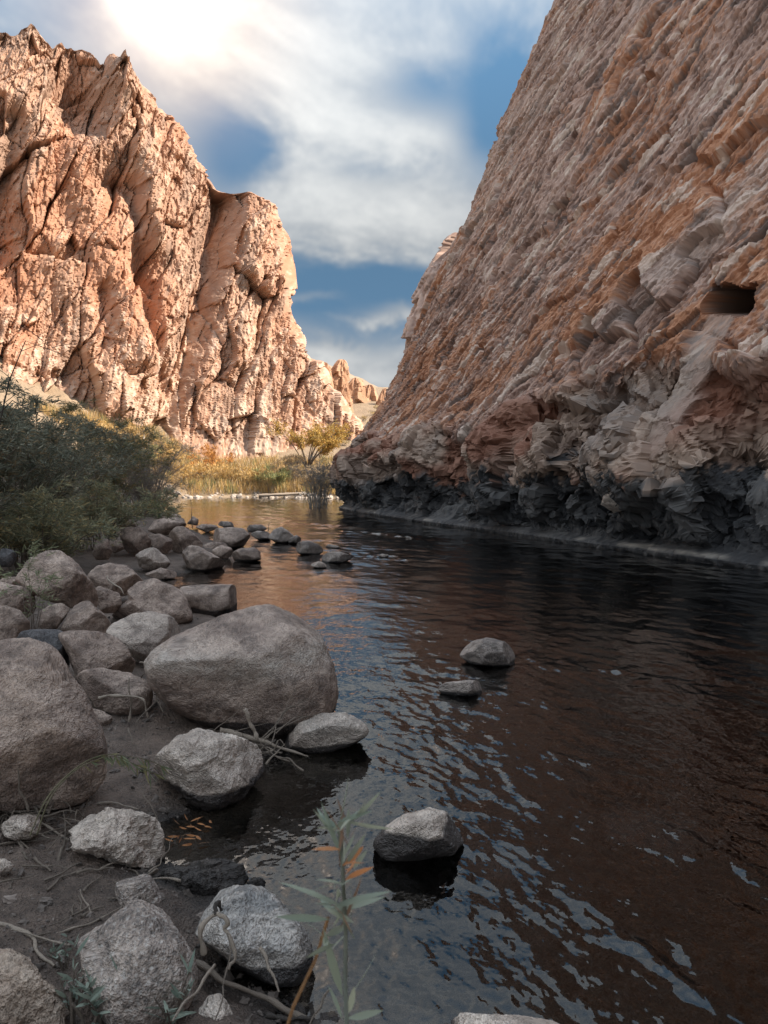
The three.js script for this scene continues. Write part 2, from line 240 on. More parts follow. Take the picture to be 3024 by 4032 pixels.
{"n":"thin_stalk","l":"thin brown stalk at the water beside the foreground sprig","p":[[-0.166,0.339,-2.3],[-0.19,0.316,-2.25],[-0.22,0.295,-2.2]],"r0":0.005,"r1":0.004,"k":"dead"},
{"n":"driftwood_stick","l":"dark drowned stick at the end of the knotty branch","p":[[-0.414,0.0,-2.64],[-0.332,0.0,-2.628],[-0.253,0.02,-2.612]],"r0":0.012,"r1":0.01,"k":"dark"},
{"n":"driftwood_stick","l":"dark drowned stick at the end of the knotty branch","p":[[-0.261,0.05,-2.652],[-0.251,0.02,-2.635],[-0.254,0.0,-2.622]],"r0":0.012,"r1":0.01,"k":"dark"},
{"n":"leaning_stick","l":"pale stick leaning on the angular brown boulder","p":[[-3.798,0.556,-10.55],[-3.638,0.46,-10.4],[-3.471,0.357,-10.25]],"r0":0.016,"r1":0.012,"k":"pale"},
{"n":"dead_stalk","l":"dark upright weed stalk among the far boulders of the bank","p":[[-5.955,0.334,-24.0],[-5.971,0.834,-24.0],[-6.017,1.248,-24.0]],"r0":0.018,"r1":0.008,"k":"dead"},
{"n":"dead_stalk","l":"short hooked stalk among the dark rocks of the shallows","p":[[-3.526,0.282,-23.5],[-3.51,0.506,-23.5],[-3.398,0.576,-23.5]],"r0":0.014,"r1":0.008,"k":"dead"}
];
const SPRIG = [[-0.039,1.286,-0.8],[-0.041,1.31,-0.82],[-0.044,1.342,-0.85],[-0.044,1.378,-0.87],[-0.047,1.419,-0.88],[-0.049,1.456,-0.89],[-0.053,1.481,-0.9]];
const ORANGE = [[-0.118,1.244,-0.9],[-0.099,1.276,-0.92],[-0.085,1.301,-0.94],[-0.078,1.318,-0.95],[-0.07,1.348,-0.95]];
const SPRIGLEAF = [[[-0.052,1.491,-0.88],[-0.078,1.484,-0.92],0],[[-0.052,1.491,-0.88],[-0.044,1.521,-0.85],0],[[-0.051,1.469,-0.88],[-0.091,1.458,-0.92],1],[[-0.048,1.452,-0.88],[-0.037,1.498,-0.85],0],[[-0.048,1.45,-0.88],[-0.019,1.455,-0.92],1],[[-0.045,1.433,-0.88],[-0.01,1.473,-0.85],1],[[-0.046,1.389,-0.88],[-0.09,1.389,-0.92],0],[[-0.046,1.4,-0.88],[-0.109,1.456,-0.85],0],[[-0.064,1.386,-0.88],[-0.125,1.367,-0.92],0],[[-0.062,1.4,-0.88],[0.0,1.441,-0.85],0],[[-0.062,1.397,-0.88],[-0.003,1.383,-0.92],0],[[-0.07,1.364,-0.88],[-0.081,1.406,-0.85],0],[[-0.067,1.367,-0.88],[-0.048,1.354,-0.92],0],[[-0.071,1.364,-0.88],[-0.06,1.369,-0.85],0],[[-0.059,1.411,-0.88],[-0.062,1.418,-0.92],0],[[-0.055,1.414,-0.88],[-0.044,1.441,-0.85],0],[[-0.045,1.367,-0.88],[-0.073,1.328,-0.92],0],[[-0.049,1.295,-0.88],[-0.068,1.38,-0.85],0],[[-0.044,1.289,-0.88],[0.0,1.316,-0.92],0],[[-0.043,1.272,-0.88],[-0.026,1.334,-0.85],0],[[-0.049,1.267,-0.88],[-0.062,1.279,-0.92],0],[[-0.043,1.267,-0.88],[0.006,1.296,-0.85],0],[[-0.045,1.439,-0.88],[-0.031,1.432,-0.92],1],[[-0.047,1.452,-0.88],[-0.021,1.476,-0.85],1],[[-0.062,1.394,-0.88],[-0.079,1.4,-0.92],0],[[-0.056,1.405,-0.88],[-0.047,1.433,-0.85],0]];
const WEEDS = [[-0.906,-2.43],[-1.024,-2.462],[-0.689,-2.43],[-1.172,-2.765]];
const REEDS = [[-0.892,-2.451,0.16],[-1.121,-2.441,0.14],[-1.019,-2.43,0.13],[-0.929,-2.409,0.1],[-0.973,-2.409,0.12],[-0.862,-2.409,0.13]];
const WAKES = [[1.52,-8.23,2.14,-7.54,1.0,0.16],[2.09,-7.5,3.53,-7.03,0.7,0.14],[0.99,-6.8,1.44,-6.25,0.7,0.1],[0.84,-4.43,1.21,-4.23,0.9,0.035],[1.48,-4.12,1.82,-3.58,0.7,0.09],[0.89,-3.35,1.07,-2.95,0.9,0.06],[1.06,-3.01,1.14,-2.76,0.6,0.05],[0.43,-4.12,0.51,-3.58,0.5,0.06],[0.33,-7.72,0.41,-5.15,0.6,0.22],[0.11,-5.95,0.47,-4.54,0.5,0.14],[-1.13,-27.0,1.17,-24.3,1.4,0.55],[-1.56,-20.12,0.33,-17.84,0.8,0.5],[-3.7,-32.56,-1.23,-29.52,0.8,0.7],[1.1,-5.15,1.68,-4.68,0.5,0.1],[2.94,-9.94,3.94,-8.94,0.5,0.2]];
const ROCKS = [
{"id":"A","c":[-1.098,0.424,-5.858],"d":[-0.1788,-0.2404,-0.9541],"poly":[[-0.735,0.031],[-0.724,0.123],[-0.658,0.188],[-0.525,0.269],[-0.339,0.349],[-0.149,0.395],[0.026,0.451],[0.185,0.496],[0.301,0.519],[0.435,0.474],[0.54,0.363],[0.627,0.234],[0.695,0.09],[0.745,-0.054],[0.764,-0.195],[0.727,-0.314],[0.644,-0.413],[0.343,-0.514],[0.0,-0.511],[-0.253,-0.429],[-0.487,-0.283],[-0.621,-0.143],[-0.688,-0.072]],"half":0.649,"kind":"taupe","rough":0.8,"label":"largest boulder, smooth brown-grey dome at the water edge with a pale band across","group":null,"wet":0.17,"px":200},
{"id":"B","c":[-1.951,0.546,-4.192],"d":[-0.4049,-0.2811,-0.8701],"poly":[[-0.315,0.383],[-0.204,0.466],[-0.113,0.484],[-0.02,0.476],[0.085,0.44],[0.144,0.39],[0.201,0.281],[0.259,0.185],[0.315,0.063],[0.372,-0.071],[0.404,-0.189],[0.393,-0.299],[0.347,-0.403],[0.25,-0.459],[0.076,-0.465],[-0.146,-0.427],[-0.307,-0.331],[-0.38,0.053]],"half":0.388,"kind":"taupe","rough":0.8,"label":"huge rounded brown boulder rising beside the mud, cut off by the picture edge","group":null,"wet":0,"px":173},
{"id":"C","c":[-1.036,0.146,-4.558],"d":[-0.2075,-0.3514,-0.9129],"poly":[[-0.335,0.046],[-0.303,0.109],[-0.198,0.206],[-0.09,0.232],[0.045,0.209],[0.223,0.162],[0.333,0.127],[0.347,0.046],[0.314,-0.045],[0.23,-0.117],[0.147,-0.2],[-0.027,-0.217],[-0.131,-0.125],[-0.237,-0.039]],"half":0.313,"kind":"pale","rough":1.3,"label":"pale angular boulder with a dark wet foot, standing in the shallows below the driftwood","group":null,"wet":0.135,"px":116},
{"id":"D","c":[-0.436,0.098,-5.392],"d":[-0.0765,-0.316,-0.9457],"poly":[[-0.343,-0.024],[-0.183,0.066],[-0.005,0.132],[0.158,0.139],[0.272,0.086],[0.347,0.013],[0.302,-0.041],[0.155,-0.107],[-0.006,-0.141],[-0.166,-0.121],[-0.295,-0.079]],"half":0.219,"kind":"pale","rough":0.7,"label":"low oval pale stone with a whitish blotch at the tip of the driftwood","group":null,"wet":0.06,"px":98},
{"id":"E","c":[-1.321,0.125,-3.729],"d":[-0.3047,-0.4094,-0.86],"poly":[[-0.222,0.095],[-0.178,0.142],[-0.061,0.142],[0.026,0.125],[0.113,0.097],[0.19,0.07],[0.21,-0.004],[0.227,-0.102],[0.215,-0.164],[0.128,-0.151],[0.043,-0.122],[-0.063,-0.075],[-0.188,-0.019]],"half":0.24,"kind":"pale","rough":1.6,"label":"flat rough pale slab with broken front edge lying on the mud by the inlet","group":null,"wet":0,"px":97},
{"id":"F","c":[0.181,0.076,-3.874],"d":[0.0422,-0.4257,-0.9039],"poly":[[-0.236,-0.042],[-0.18,0.029],[-0.086,0.097],[0.057,0.14],[0.14,0.12],[0.199,0.048],[0.235,-0.024],[0.161,-0.094],[-0.037,-0.136],[-0.166,-0.126]],"half":0.227,"kind":"pale","rough":0.7,"label":"half wet stone alone in the river, pale dry cap over dark wet sides","group":null,"wet":0.155,"px":93},
{"id":"G","c":[-0.846,0.213,-2.597],"d":[-0.2634,-0.5255,-0.809],"poly":[[-0.194,0.095],[-0.188,0.122],[-0.136,0.149],[-0.06,0.188],[0.003,0.216],[0.035,0.213],[0.074,0.182],[0.112,0.132],[0.15,0.067],[0.179,-0.003],[0.198,-0.063],[0.181,-0.116],[0.132,-0.175],[0.026,-0.208],[-0.09,-0.173],[-0.164,-0.054],[-0.179,0.03]],"half":0.186,"kind":"granite","rough":0.9,"label":"speckled grey boulder with a blunt pointed top beside the twisted root","group":null,"wet":0,"px":140},
{"id":"H","c":[-1.039,0.07,-3.298],"d":[-0.2656,-0.4678,-0.843],"poly":[[-0.124,0.089],[-0.115,0.134],[-0.076,0.143],[-0.027,0.131],[0.021,0.087],[0.059,0.017],[0.105,-0.073],[0.123,-0.121],[-0.03,-0.123],[-0.105,-0.059],[-0.119,0.015]],"half":0.12,"kind":"granite","rough":0.9,"label":"small grey boulder leaning against the back of the speckled pointed boulder","group":null,"wet":0,"px":66},
{"id":"I","c":[-0.542,0.127,-2.932],"d":[-0.1564,-0.5111,-0.8452],"poly":[[-0.259,0.097],[-0.201,0.14],[-0.139,0.18],[-0.076,0.198],[-0.004,0.189],[0.078,0.161],[0.132,0.106],[0.175,0.053],[0.237,-0.01],[0.261,-0.068],[0.253,-0.13],[0.202,-0.186],[0.123,-0.193],[0.02,-0.137],[-0.05,-0.092],[-0.181,0.006]],"half":0.241,"kind":"whitegranite","rough":1.0,"label":"white and grey granite boulder at the waterline behind the twisted root","group":null,"wet":0.12,"px":136},
{"id":"J","c":[-0.869,-0.009,-3.557],"d":[-0.2103,-0.4622,-0.8614],"poly":[[-0.21,0.042],[-0.148,0.085],[-0.064,0.081],[0.043,0.094],[0.119,0.098],[0.183,0.054],[0.216,-0.005],[0.146,-0.087],[-0.013,-0.107],[-0.127,-0.074]],"half":0.169,"kind":"mud","rough":1.8,"label":"dark wet crumbly rock at the water edge behind the white granite boulder","group":null,"wet":0,"px":93},
{"id":"J2","c":[-0.592,0.012,-3.533],"d":[-0.1462,-0.4663,-0.8725],"poly":[[-0.049,0.011],[-0.001,0.024],[0.041,0.007],[0.049,-0.017],[-0.002,-0.023],[-0.044,-0.014]],"half":0.042,"kind":"mud","rough":1.2,"label":"very small dark stone in the water next to the crumbly wet rock","group":null,"wet":0,"px":22},
{"id":"K","c":[-1.172,0.219,-2.465],"d":[-0.3656,-0.5243,-0.7691],"poly":[[-0.118,0.164],[-0.077,0.154],[-0.036,0.131],[0.026,0.075],[0.049,0.028],[0.087,-0.022],[0.12,-0.07],[0.11,-0.146],[-0.013,-0.127],[-0.118,-0.073]],"half":0.117,"kind":"ochre","rough":1.6,"label":"jagged pinkish tan rock at the mud edge below the curved root","group":null,"wet":0,"px":93},
{"id":"L","c":[-0.59,0.051,-2.572],"d":[-0.1831,-0.5739,-0.7982],"poly":[[-0.073,-0.032],[-0.042,0.031],[-0.011,0.068],[0.028,0.066],[0.055,0.038],[0.074,-0.011],[0.065,-0.063],[-0.027,-0.064]],"half":0.073,"kind":"pale","rough":0.8,"label":"small pale stone under the driftwood branch beside the speckled pointed boulder","group":null,"wet":0,"px":47},
{"id":"M","c":[0.377,0.015,-2.509],"d":[0.1191,-0.5963,-0.7939],"poly":[[-0.26,-0.01],[-0.193,0.055],[-0.098,0.07],[0.073,0.077],[0.196,0.072],[0.254,0.029],[0.042,-0.072],[-0.186,-0.08]],"half":0.16,"kind":"pale","rough":1.0,"label":"pale flat rock breaking the water below the half wet stone","group":null,"wet":0,"px":155},
{"id":"N","c":[-1.812,0.158,-3.787],"d":[-0.3987,-0.3834,-0.8331],"poly":[[-0.085,0.031],[-0.03,0.059],[0.043,0.053],[0.085,0.033],[0.086,-0.033],[0.041,-0.063],[-0.032,-0.054],[-0.073,-0.02]],"half":0.089,"kind":"pale","rough":1.1,"label":"small pale rock among the twigs at the foot of the huge brown boulder","group":null,"wet":0,"px":38},
{"id":"O","c":[-1.719,0.146,-3.432],"d":[-0.4074,-0.4156,-0.8132],"poly":[[-0.037,0.034],[0.001,0.032],[0.038,-0.01],[0.028,-0.03],[-0.038,-0.024]],"half":0.04,"kind":"pale","rough":1.0,"label":"small stone half sunk in the mud near the picture edge","group":null,"wet":0,"px":19},
{"id":"P","c":[-2.075,0.249,-5.877],"d":[-0.3218,-0.2561,-0.9115],"poly":[[-0.28,0.152],[-0.207,0.194],[-0.075,0.19],[0.109,0.145],[0.244,0.073],[0.29,-0.002],[0.274,-0.122],[0.17,-0.199],[0.003,-0.182],[-0.128,-0.101],[-0.224,0.044]],"half":0.259,"kind":"taupe","rough":0.8,"label":"brown rounded boulder behind the branching dead stem, between the two biggest boulders","group":null,"wet":0,"px":79},
{"id":"P2","c":[-2.021,0.177,-5.477],"d":[-0.332,-0.2831,-0.8998],"poly":[[-0.068,0.079],[-0.007,0.057],[0.07,0.001],[0.053,-0.062],[-0.024,-0.069],[-0.062,-0.002]],"half":0.065,"kind":"taupe","rough":0.8,"label":"small brown stone pressed against the huge brown boulder","group":null,"wet":0,"px":21},
{"id":"Q","c":[-2.834,0.437,-6.433],"d":[-0.3947,-0.2038,-0.8959],"poly":[[-0.236,0.111],[-0.183,0.187],[-0.034,0.199],[0.107,0.168],[0.206,0.112],[0.244,-0.027],[0.225,-0.217],[0.136,-0.189],[-0.039,-0.058],[-0.194,0.013]],"half":0.23,"kind":"dark","rough":0.9,"label":"blue-black boulder peeking out behind the huge brown boulder","group":null,"wet":0,"px":63},
{"id":"R","c":[-2.43,0.37,-6.489],"d":[-0.3425,-0.2156,-0.9145],"poly":[[-0.316,0.234],[-0.164,0.252],[0.017,0.23],[0.164,0.171],[0.256,0.067],[0.327,-0.094],[0.306,-0.209],[0.046,-0.242],[-0.151,-0.168],[-0.22,0.046]],"half":0.294,"kind":"taupe","rough":0.9,"label":"brown-grey boulder with a flat top next to the blue-black boulder","group":null,"wet":0,"px":82},
{"id":"S","c":[-2.28,0.326,-7.469],"d":[-0.2862,-0.1975,-0.9376],"poly":[[-0.415,0.101],[-0.321,0.184],[-0.173,0.253],[-0.002,0.278],[0.192,0.223],[0.432,0.12],[0.385,-0.034],[0.142,-0.175],[-0.115,-0.267],[-0.281,-0.103]],"half":0.366,"kind":"pale2","rough":0.8,"label":"light tan boulder with a smooth sloping top behind the largest boulder","group":null,"wet":0,"px":91},
{"id":"T","c":[-2.93,0.325,-9.691],"d":[-0.286,-0.1537,-0.9458],"poly":[[-0.493,-0.161],[-0.384,-0.039],[-0.274,0.056],[-0.301,0.171],[-0.162,0.28],[0.032,0.302],[0.255,0.206],[0.395,0.113],[0.49,-0.125],[0.502,-0.256],[0.274,-0.316],[-0.169,-0.292],[-0.44,-0.249]],"half":0.43,"kind":"taupe","rough":0.8,"label":"two-humped brown boulder standing next to the square block","group":null,"wet":0,"px":83},
{"id":"U","c":[-2.366,0.191,-10.515],"d":[-0.2168,-0.1566,-0.9636],"poly":[[-0.406,0.231],[-0.209,0.241],[0.098,0.263],[0.346,0.24],[0.417,0.19],[0.403,-0.124],[0.247,-0.212],[-0.212,-0.256],[-0.363,-0.126]],"half":0.342,"kind":"taupe","rough":0.6,"label":"square flat-topped block with a dark wet foot in the water","group":null,"wet":0.14,"px":62},
{"id":"a","c":[-3.928,0.594,-8.188],"d":[-0.4281,-0.1423,-0.8924],"poly":[[-0.228,0.221],[-0.097,0.201],[0.078,0.142],[0.211,0.047],[0.235,-0.078],[0.093,-0.214],[-0.233,-0.116]],"half":0.229,"kind":"taupe","rough":0.9,"label":"brown boulder with a shadowed hollow under its edge, below the willow","group":"boulders of the left bank","wet":0,"px":49},
{"id":"b","c":[-3.558,0.509,-7.278],"d":[-0.4329,-0.1692,-0.8854],"poly":[[-0.186,0.187],[-0.011,0.185],[0.106,0.122],[0.183,0.007],[0.191,-0.103],[0.04,-0.187],[-0.191,-0.155]],"half":0.189,"kind":"taupe","rough":0.9,"label":"brown domed boulder just behind the huge brown boulder","group":"boulders of the left bank","wet":0,"px":45},
{"id":"d","c":[-3.379,0.466,-7.877],"d":[-0.3888,-0.165,-0.9064],"poly":[[-0.157,-0.07],[-0.122,0.102],[-0.057,0.156],[0.052,0.149],[0.16,0.095],[0.092,-0.007],[0.003,-0.129],[-0.083,-0.145]],"half":0.149,"kind":"taupe","rough":1.2,"label":"angular brown boulder with a sharp overhanging edge behind the small willow sapling","group":null,"wet":0,"px":33},
{"id":"e","c":[-3.056,0.455,-7.872],"d":[-0.3568,-0.1687,-0.9188],"poly":[[-0.243,-0.099],[-0.159,0.068],[-0.07,0.191],[0.039,0.185],[0.148,0.073],[0.247,-0.052],[0.211,-0.155],[0.011,-0.187],[-0.162,-0.151]],"half":0.224,"kind":"taupe","rough":0.8,"label":"steep peaked brown boulder behind the flat-topped brown-grey boulder","group":null,"wet":0,"px":51},
{"id":"k","c":[-3.598,0.738,-8.555],"d":[-0.3847,-0.1242,-0.9147],"poly":[[-0.466,0.064],[-0.304,0.283],[-0.14,0.365],[0.0,0.368],[0.117,0.266],[0.258,0.079],[0.375,-0.082],[0.482,-0.269],[0.467,-0.397],[0.273,-0.358],[-0.033,-0.237],[-0.332,-0.093]],"half":0.441,"kind":"taupe","rough":0.8,"label":"long brown slab sloping down from the willow toward the water","group":null,"wet":0,"px":93},
{"id":"l","c":[-3.834,0.451,-11.001],"d":[-0.3266,-0.1235,-0.9371],"poly":[[-0.385,0.057],[-0.256,0.198],[-0.071,0.24],[0.177,0.182],[0.301,0.061],[0.394,-0.058],[0.297,-0.169],[0.108,-0.242],[-0.169,-0.196],[-0.32,-0.075]],"half":0.346,"kind":"taupe","rough":1.1,"label":"angular brown boulder with a stick leaning on it","group":null,"wet":0,"px":58},
{"id":"m","c":[-3.371,0.423,-9.349],"d":[-0.3355,-0.147,-0.9305],"poly":[[-0.168,0.119],[-0.089,0.171],[0.147,0.076],[0.171,-0.065],[0.09,-0.172],[-0.068,-0.149]],"half":0.154,"kind":"taupe","rough":1.0,"label":"small brown block wedged beside the long sloping slab","group":null,"wet":0,"px":30},
{"id":"n","c":[-4.518,0.316,-15.003],"d":[-0.2869,-0.1006,-0.9527],"poly":[[-0.354,0.077],[-0.175,0.206],[0.039,0.236],[0.252,0.06],[0.359,-0.078],[0.249,-0.209],[-0.009,-0.236],[-0.263,-0.125]],"half":0.309,"kind":"pale2","rough":1.3,"label":"light grey angular boulder beside the sharp triangular one","group":null,"wet":0,"px":38},
{"id":"o","c":[-3.745,0.248,-15.917],"d":[-0.2279,-0.1005,-0.9685],"poly":[[-0.54,-0.156],[-0.423,0.147],[-0.262,0.294],[-0.055,0.233],[0.267,0.036],[0.545,-0.161],[0.52,-0.279],[0.078,-0.291],[-0.381,-0.278]],"half":0.423,"kind":"taupe","rough":1.1,"label":"sharp triangular boulder at the still inlet","group":null,"wet":0.05,"px":54},
{"id":"p","c":[-4.173,0.093,-14.452],"d":[-0.2754,-0.1192,-0.9539],"poly":[[-0.304,0.023],[-0.015,0.121],[0.275,0.042],[0.308,-0.054],[-0.018,-0.12],[-0.265,-0.093]],"half":0.203,"kind":"taupe","rough":1.2,"label":"low flat rock in front of the light grey angular boulder","group":null,"wet":0,"px":34},
{"id":"q","c":[-5.525,0.518,-17.233],"d":[-0.3044,-0.0761,-0.9495],"poly":[[-0.339,0.11],[-0.264,0.287],[0.029,0.307],[0.223,0.175],[0.342,-0.111],[0.217,-0.263],[-0.174,-0.302],[-0.318,-0.145]],"half":0.299,"kind":"taupe","rough":0.9,"label":"grey-brown rounded boulder in the pile between the willow and the inlet","group":"grey-brown boulders piled between the willow and the inlet","wet":0,"px":32},
{"id":"r","c":[-5.218,0.37,-17.954],"d":[-0.2781,-0.0816,-0.9571],"poly":[[-0.284,0.204],[0.023,0.24],[0.28,0.111],[0.287,-0.13],[0.12,-0.244],[-0.136,-0.199],[-0.235,-0.01]],"half":0.248,"kind":"taupe","rough":0.9,"label":"grey-brown rounded boulder in the pile between the willow and the inlet","group":"grey-brown boulders piled between the willow and the inlet","wet":0,"px":26},
{"id":"s","c":[-4.789,0.402,-18.552],"d":[-0.2492,-0.078,-0.9653],"poly":[[-0.424,0.157],[-0.183,0.345],[-0.023,0.343],[0.243,0.145],[0.429,-0.081],[0.346,-0.273],[-0.084,-0.34],[-0.348,-0.229]],"half":0.362,"kind":"taupe","rough":0.9,"label":"grey-brown rounded boulder in the pile between the willow and the inlet","group":"grey-brown boulders piled between the willow and the inlet","wet":0,"px":37},
{"id":"t","c":[-6.53,0.435,-23.24],"d":[-0.27,-0.0606,-0.961],"poly":[[-0.58,-0.11],[-0.379,0.196],[0.087,0.293],[0.488,0.252],[0.587,0.042],[0.349,-0.162],[-0.186,-0.29]],"half":0.435,"kind":"taupe","rough":0.9,"label":"grey-brown rounded boulder in the pile between the willow and the inlet","group":"grey-brown boulders piled between the willow and the inlet","wet":0,"px":40},
{"id":"u","c":[-8.726,0.343,-30.909],"d":[-0.2714,-0.0484,-0.9613],"poly":[[-0.594,0.008],[-0.372,0.216],[0.158,0.228],[0.6,0.038],[0.598,-0.193],[-0.201,-0.227]],"half":0.342,"kind":"taupe","rough":0.9,"label":"grey-brown rounded boulder in the pile between the willow and the inlet","group":"grey-brown boulders piled between the willow and the inlet","wet":0,"px":31},
{"id":"v","c":[-4.376,0.115,-20.235],"d":[-0.2106,-0.0859,-0.9738],"poly":[[-0.375,0.049],[-0.093,0.116],[0.261,0.086],[0.378,-0.025],[0.081,-0.116],[-0.271,-0.097]],"half":0.168,"kind":"taupe","rough":0.9,"label":"grey-brown rounded boulder in the pile between the willow and the inlet","group":"grey-brown boulders piled between the willow and the inlet","wet":0,"px":29},
{"id":"w","c":[-3.799,0.16,-18.099],"d":[-0.2045,-0.0937,-0.9744],"poly":[[-0.249,0.051],[-0.038,0.181],[0.226,0.095],[0.251,-0.04],[0.117,-0.183],[-0.146,-0.15]],"half":0.208,"kind":"taupe","rough":0.9,"label":"grey-brown rounded boulder in the pile between the willow and the inlet","group":"grey-brown boulders piled between the willow and the inlet","wet":0,"px":22},
{"id":"aa","c":[-6.188,0.15,-26.938],"d":[-0.2234,-0.0632,-0.9727],"poly":[[-0.428,0.038],[-0.154,0.154],[0.314,0.108],[0.431,-0.014],[-0.001,-0.152]],"half":0.224,"kind":"taupe","rough":0.9,"label":"grey-brown rounded boulder in the pile between the willow and the inlet","group":"grey-brown boulders piled between the willow and the inlet","wet":0,"px":25},
{"id":"ah","c":[-7.374,0.255,-29.748],"d":[-0.2403,-0.0536,-0.9692],"poly":[[-0.228,-0.116],[0.015,0.19],[0.228,0.055],[0.2,-0.193]],"half":0.193,"kind":"taupe","rough":0.9,"label":"grey-brown rounded boulder in the pile between the willow and the inlet","group":"grey-brown boulders piled between the willow and the inlet","wet":0,"px":12},
{"id":"ai","c":[-7.222,0.511,-20.448],"d":[-0.3323,-0.0639,-0.941],"poly":[[-0.258,-0.061],[-0.082,0.239],[0.147,0.204],[0.257,-0.134],[-0.032,-0.236]],"half":0.231,"kind":"taupe","rough":0.9,"label":"grey-brown rounded boulder in the pile between the willow and the inlet","group":"grey-brown boulders piled between the willow and the inlet","wet":0,"px":21},
{"id":"aj","c":[-8.182,0.44,-24.739],"d":[-0.3135,-0.0559,-0.9479],"poly":[[-0.314,-0.075],[-0.137,0.157],[0.142,0.174],[0.315,-0.05],[0.137,-0.179]],"half":0.266,"kind":"taupe","rough":0.9,"label":"grey-brown rounded boulder in the pile between the willow and the inlet","group":"grey-brown boulders piled between the willow and the inlet","wet":0,"px":21},
{"id":"al","c":[-5.872,0.403,-16.859],"d":[-0.3277,-0.0836,-0.9411],"poly":[[-0.178,-0.05],[-0.104,0.148],[0.133,0.142],[0.178,-0.061],[-0.014,-0.145]],"half":0.159,"kind":"taupe","rough":0.9,"label":"grey-brown rounded boulder in the pile between the willow and the inlet","group":"grey-brown boulders piled between the willow and the inlet","wet":0,"px":17},
{"id":"am","c":[-5.554,0.493,-15.198],"d":[-0.342,-0.0866,-0.9357],"poly":[[-0.192,-0.077],[-0.103,0.191],[0.11,0.207],[0.191,-0.045],[0.103,-0.214],[-0.109,-0.206]],"half":0.173,"kind":"taupe","rough":0.9,"label":"grey-brown rounded boulder in the pile between the willow and the inlet","group":"grey-brown boulders piled between the willow and the inlet","wet":0,"px":21},
{"id":"ak","c":[-10.599,0.547,-32.886],"d":[-0.3065,-0.0391,-0.9511],"poly":[[-0.349,-0.103],[-0.252,0.237],[0.12,0.282],[0.351,0.084],[0.319,-0.239],[-0.074,-0.282]],"half":0.307,"kind":"taupe","rough":0.9,"label":"rounded boulder at the foot of the pale twiggy shrub","group":null,"wet":0,"px":17},
{"id":"ak2","c":[-15.099,0.774,-44.836],"d":[-0.3191,-0.0238,-0.9474],"poly":[[-0.381,-0.223],[-0.097,0.307],[0.28,0.131],[0.375,-0.31]],"half":0.336,"kind":"taupe","rough":1,"label":"boulder set in the edge of the willow thicket above the rounded one","group":null,"wet":0,"px":14},
{"id":"an","c":[-5.829,0.673,-11.861],"d":[-0.4392,-0.0925,-0.8936],"poly":[[-0.198,-0.033],[-0.037,0.143],[0.122,0.112],[0.2,-0.016],[0.085,-0.145],[-0.199,-0.131]],"half":0.196,"kind":"dark","rough":0.9,"label":"dark boulder under the hanging willow leaves","group":null,"wet":0,"px":29},
{"id":"an2","c":[-5.031,0.507,-10.301],"d":[-0.4357,-0.1206,-0.892],"poly":[[-0.178,-0.008],[-0.012,0.074],[0.168,0.049],[0.18,-0.029],[0.012,-0.074]],"half":0.118,"kind":"taupe","rough":0.9,"label":"flat boulder under the willow, behind the boulder with a hollow","group":null,"wet":0,"px":30},
{"id":"x","c":[-4.193,0.258,-21.069],"d":[-0.1946,-0.0762,-0.9779],"poly":[[-0.632,0.087],[-0.509,0.273],[-0.019,0.298],[0.351,0.262],[0.535,0.071],[0.638,-0.183],[0.408,-0.305],[-0.147,-0.295],[-0.512,-0.164]],"half":0.433,"kind":"taupe","rough":0.7,"label":"loaf shaped boulder with a flat top in the shallows","group":null,"wet":0.05,"px":48},
{"id":"y","c":[-3.141,0.146,-17.538],"d":[-0.1755,-0.098,-0.9796],"poly":[[-0.338,0.04],[-0.158,0.151],[0.202,0.172],[0.331,0.081],[0.34,-0.113],[0.045,-0.176],[-0.314,-0.143]],"half":0.255,"kind":"taupe","rough":0.8,"label":"low wet boulder in front of the loaf shaped one","group":null,"wet":0.06,"px":30},
{"id":"z","c":[-6.082,0.113,-29.758],"d":[-0.1999,-0.0587,-0.9781],"poly":[[-0.432,0.01],[-0.215,0.131],[0.305,0.089],[0.434,-0.072],[-0.044,-0.128]],"half":0.188,"kind":"darktaupe","rough":1.0,"label":"low dark rock in the line of rocks crossing the shallows","group":"dark rocks crossing the shallows","wet":0.04,"px":23},
{"id":"ab","c":[-4.605,0.112,-27.585],"d":[-0.1643,-0.0638,-0.9843],"poly":[[-0.452,-0.024],[-0.169,0.112],[0.236,0.125],[0.454,-0.034],[0.234,-0.13],[-0.251,-0.124]],"half":0.185,"kind":"darktaupe","rough":1.0,"label":"low dark rock in the line of rocks crossing the shallows","group":"dark rocks crossing the shallows","wet":0.04,"px":26},
{"id":"ac","c":[-3.806,0.128,-23.736],"d":[-0.1579,-0.0735,-0.9847],"poly":[[-0.337,0.05],[-0.093,0.153],[0.291,0.113],[0.338,-0.114],[-0.025,-0.151]],"half":0.22,"kind":"darktaupe","rough":1.0,"label":"low dark rock in the line of rocks crossing the shallows","group":"dark rocks crossing the shallows","wet":0.04,"px":22},
{"id":"ad","c":[-2.985,0.23,-22.55],"d":[-0.1309,-0.0732,-0.9887],"poly":[[-0.415,-0.066],[-0.248,0.167],[-0.015,0.252],[0.184,0.129],[0.416,-0.075],[0.348,-0.255],[-0.118,-0.25]],"half":0.336,"kind":"darktaupe","rough":1.0,"label":"low dark rock in the line of rocks crossing the shallows","group":"dark rocks crossing the shallows","wet":0.04,"px":29},
{"id":"ad2","c":[-2.587,0.119,-22.385],"d":[-0.1145,-0.0788,-0.9903],"poly":[[-0.225,-0.011],[0.04,0.133],[0.225,0.018],[0.218,-0.115],[-0.159,-0.132]],"half":0.182,"kind":"darktaupe","rough":1.0,"label":"low dark rock in the line of rocks crossing the shallows","group":"dark rocks crossing the shallows","wet":0.04,"px":16},
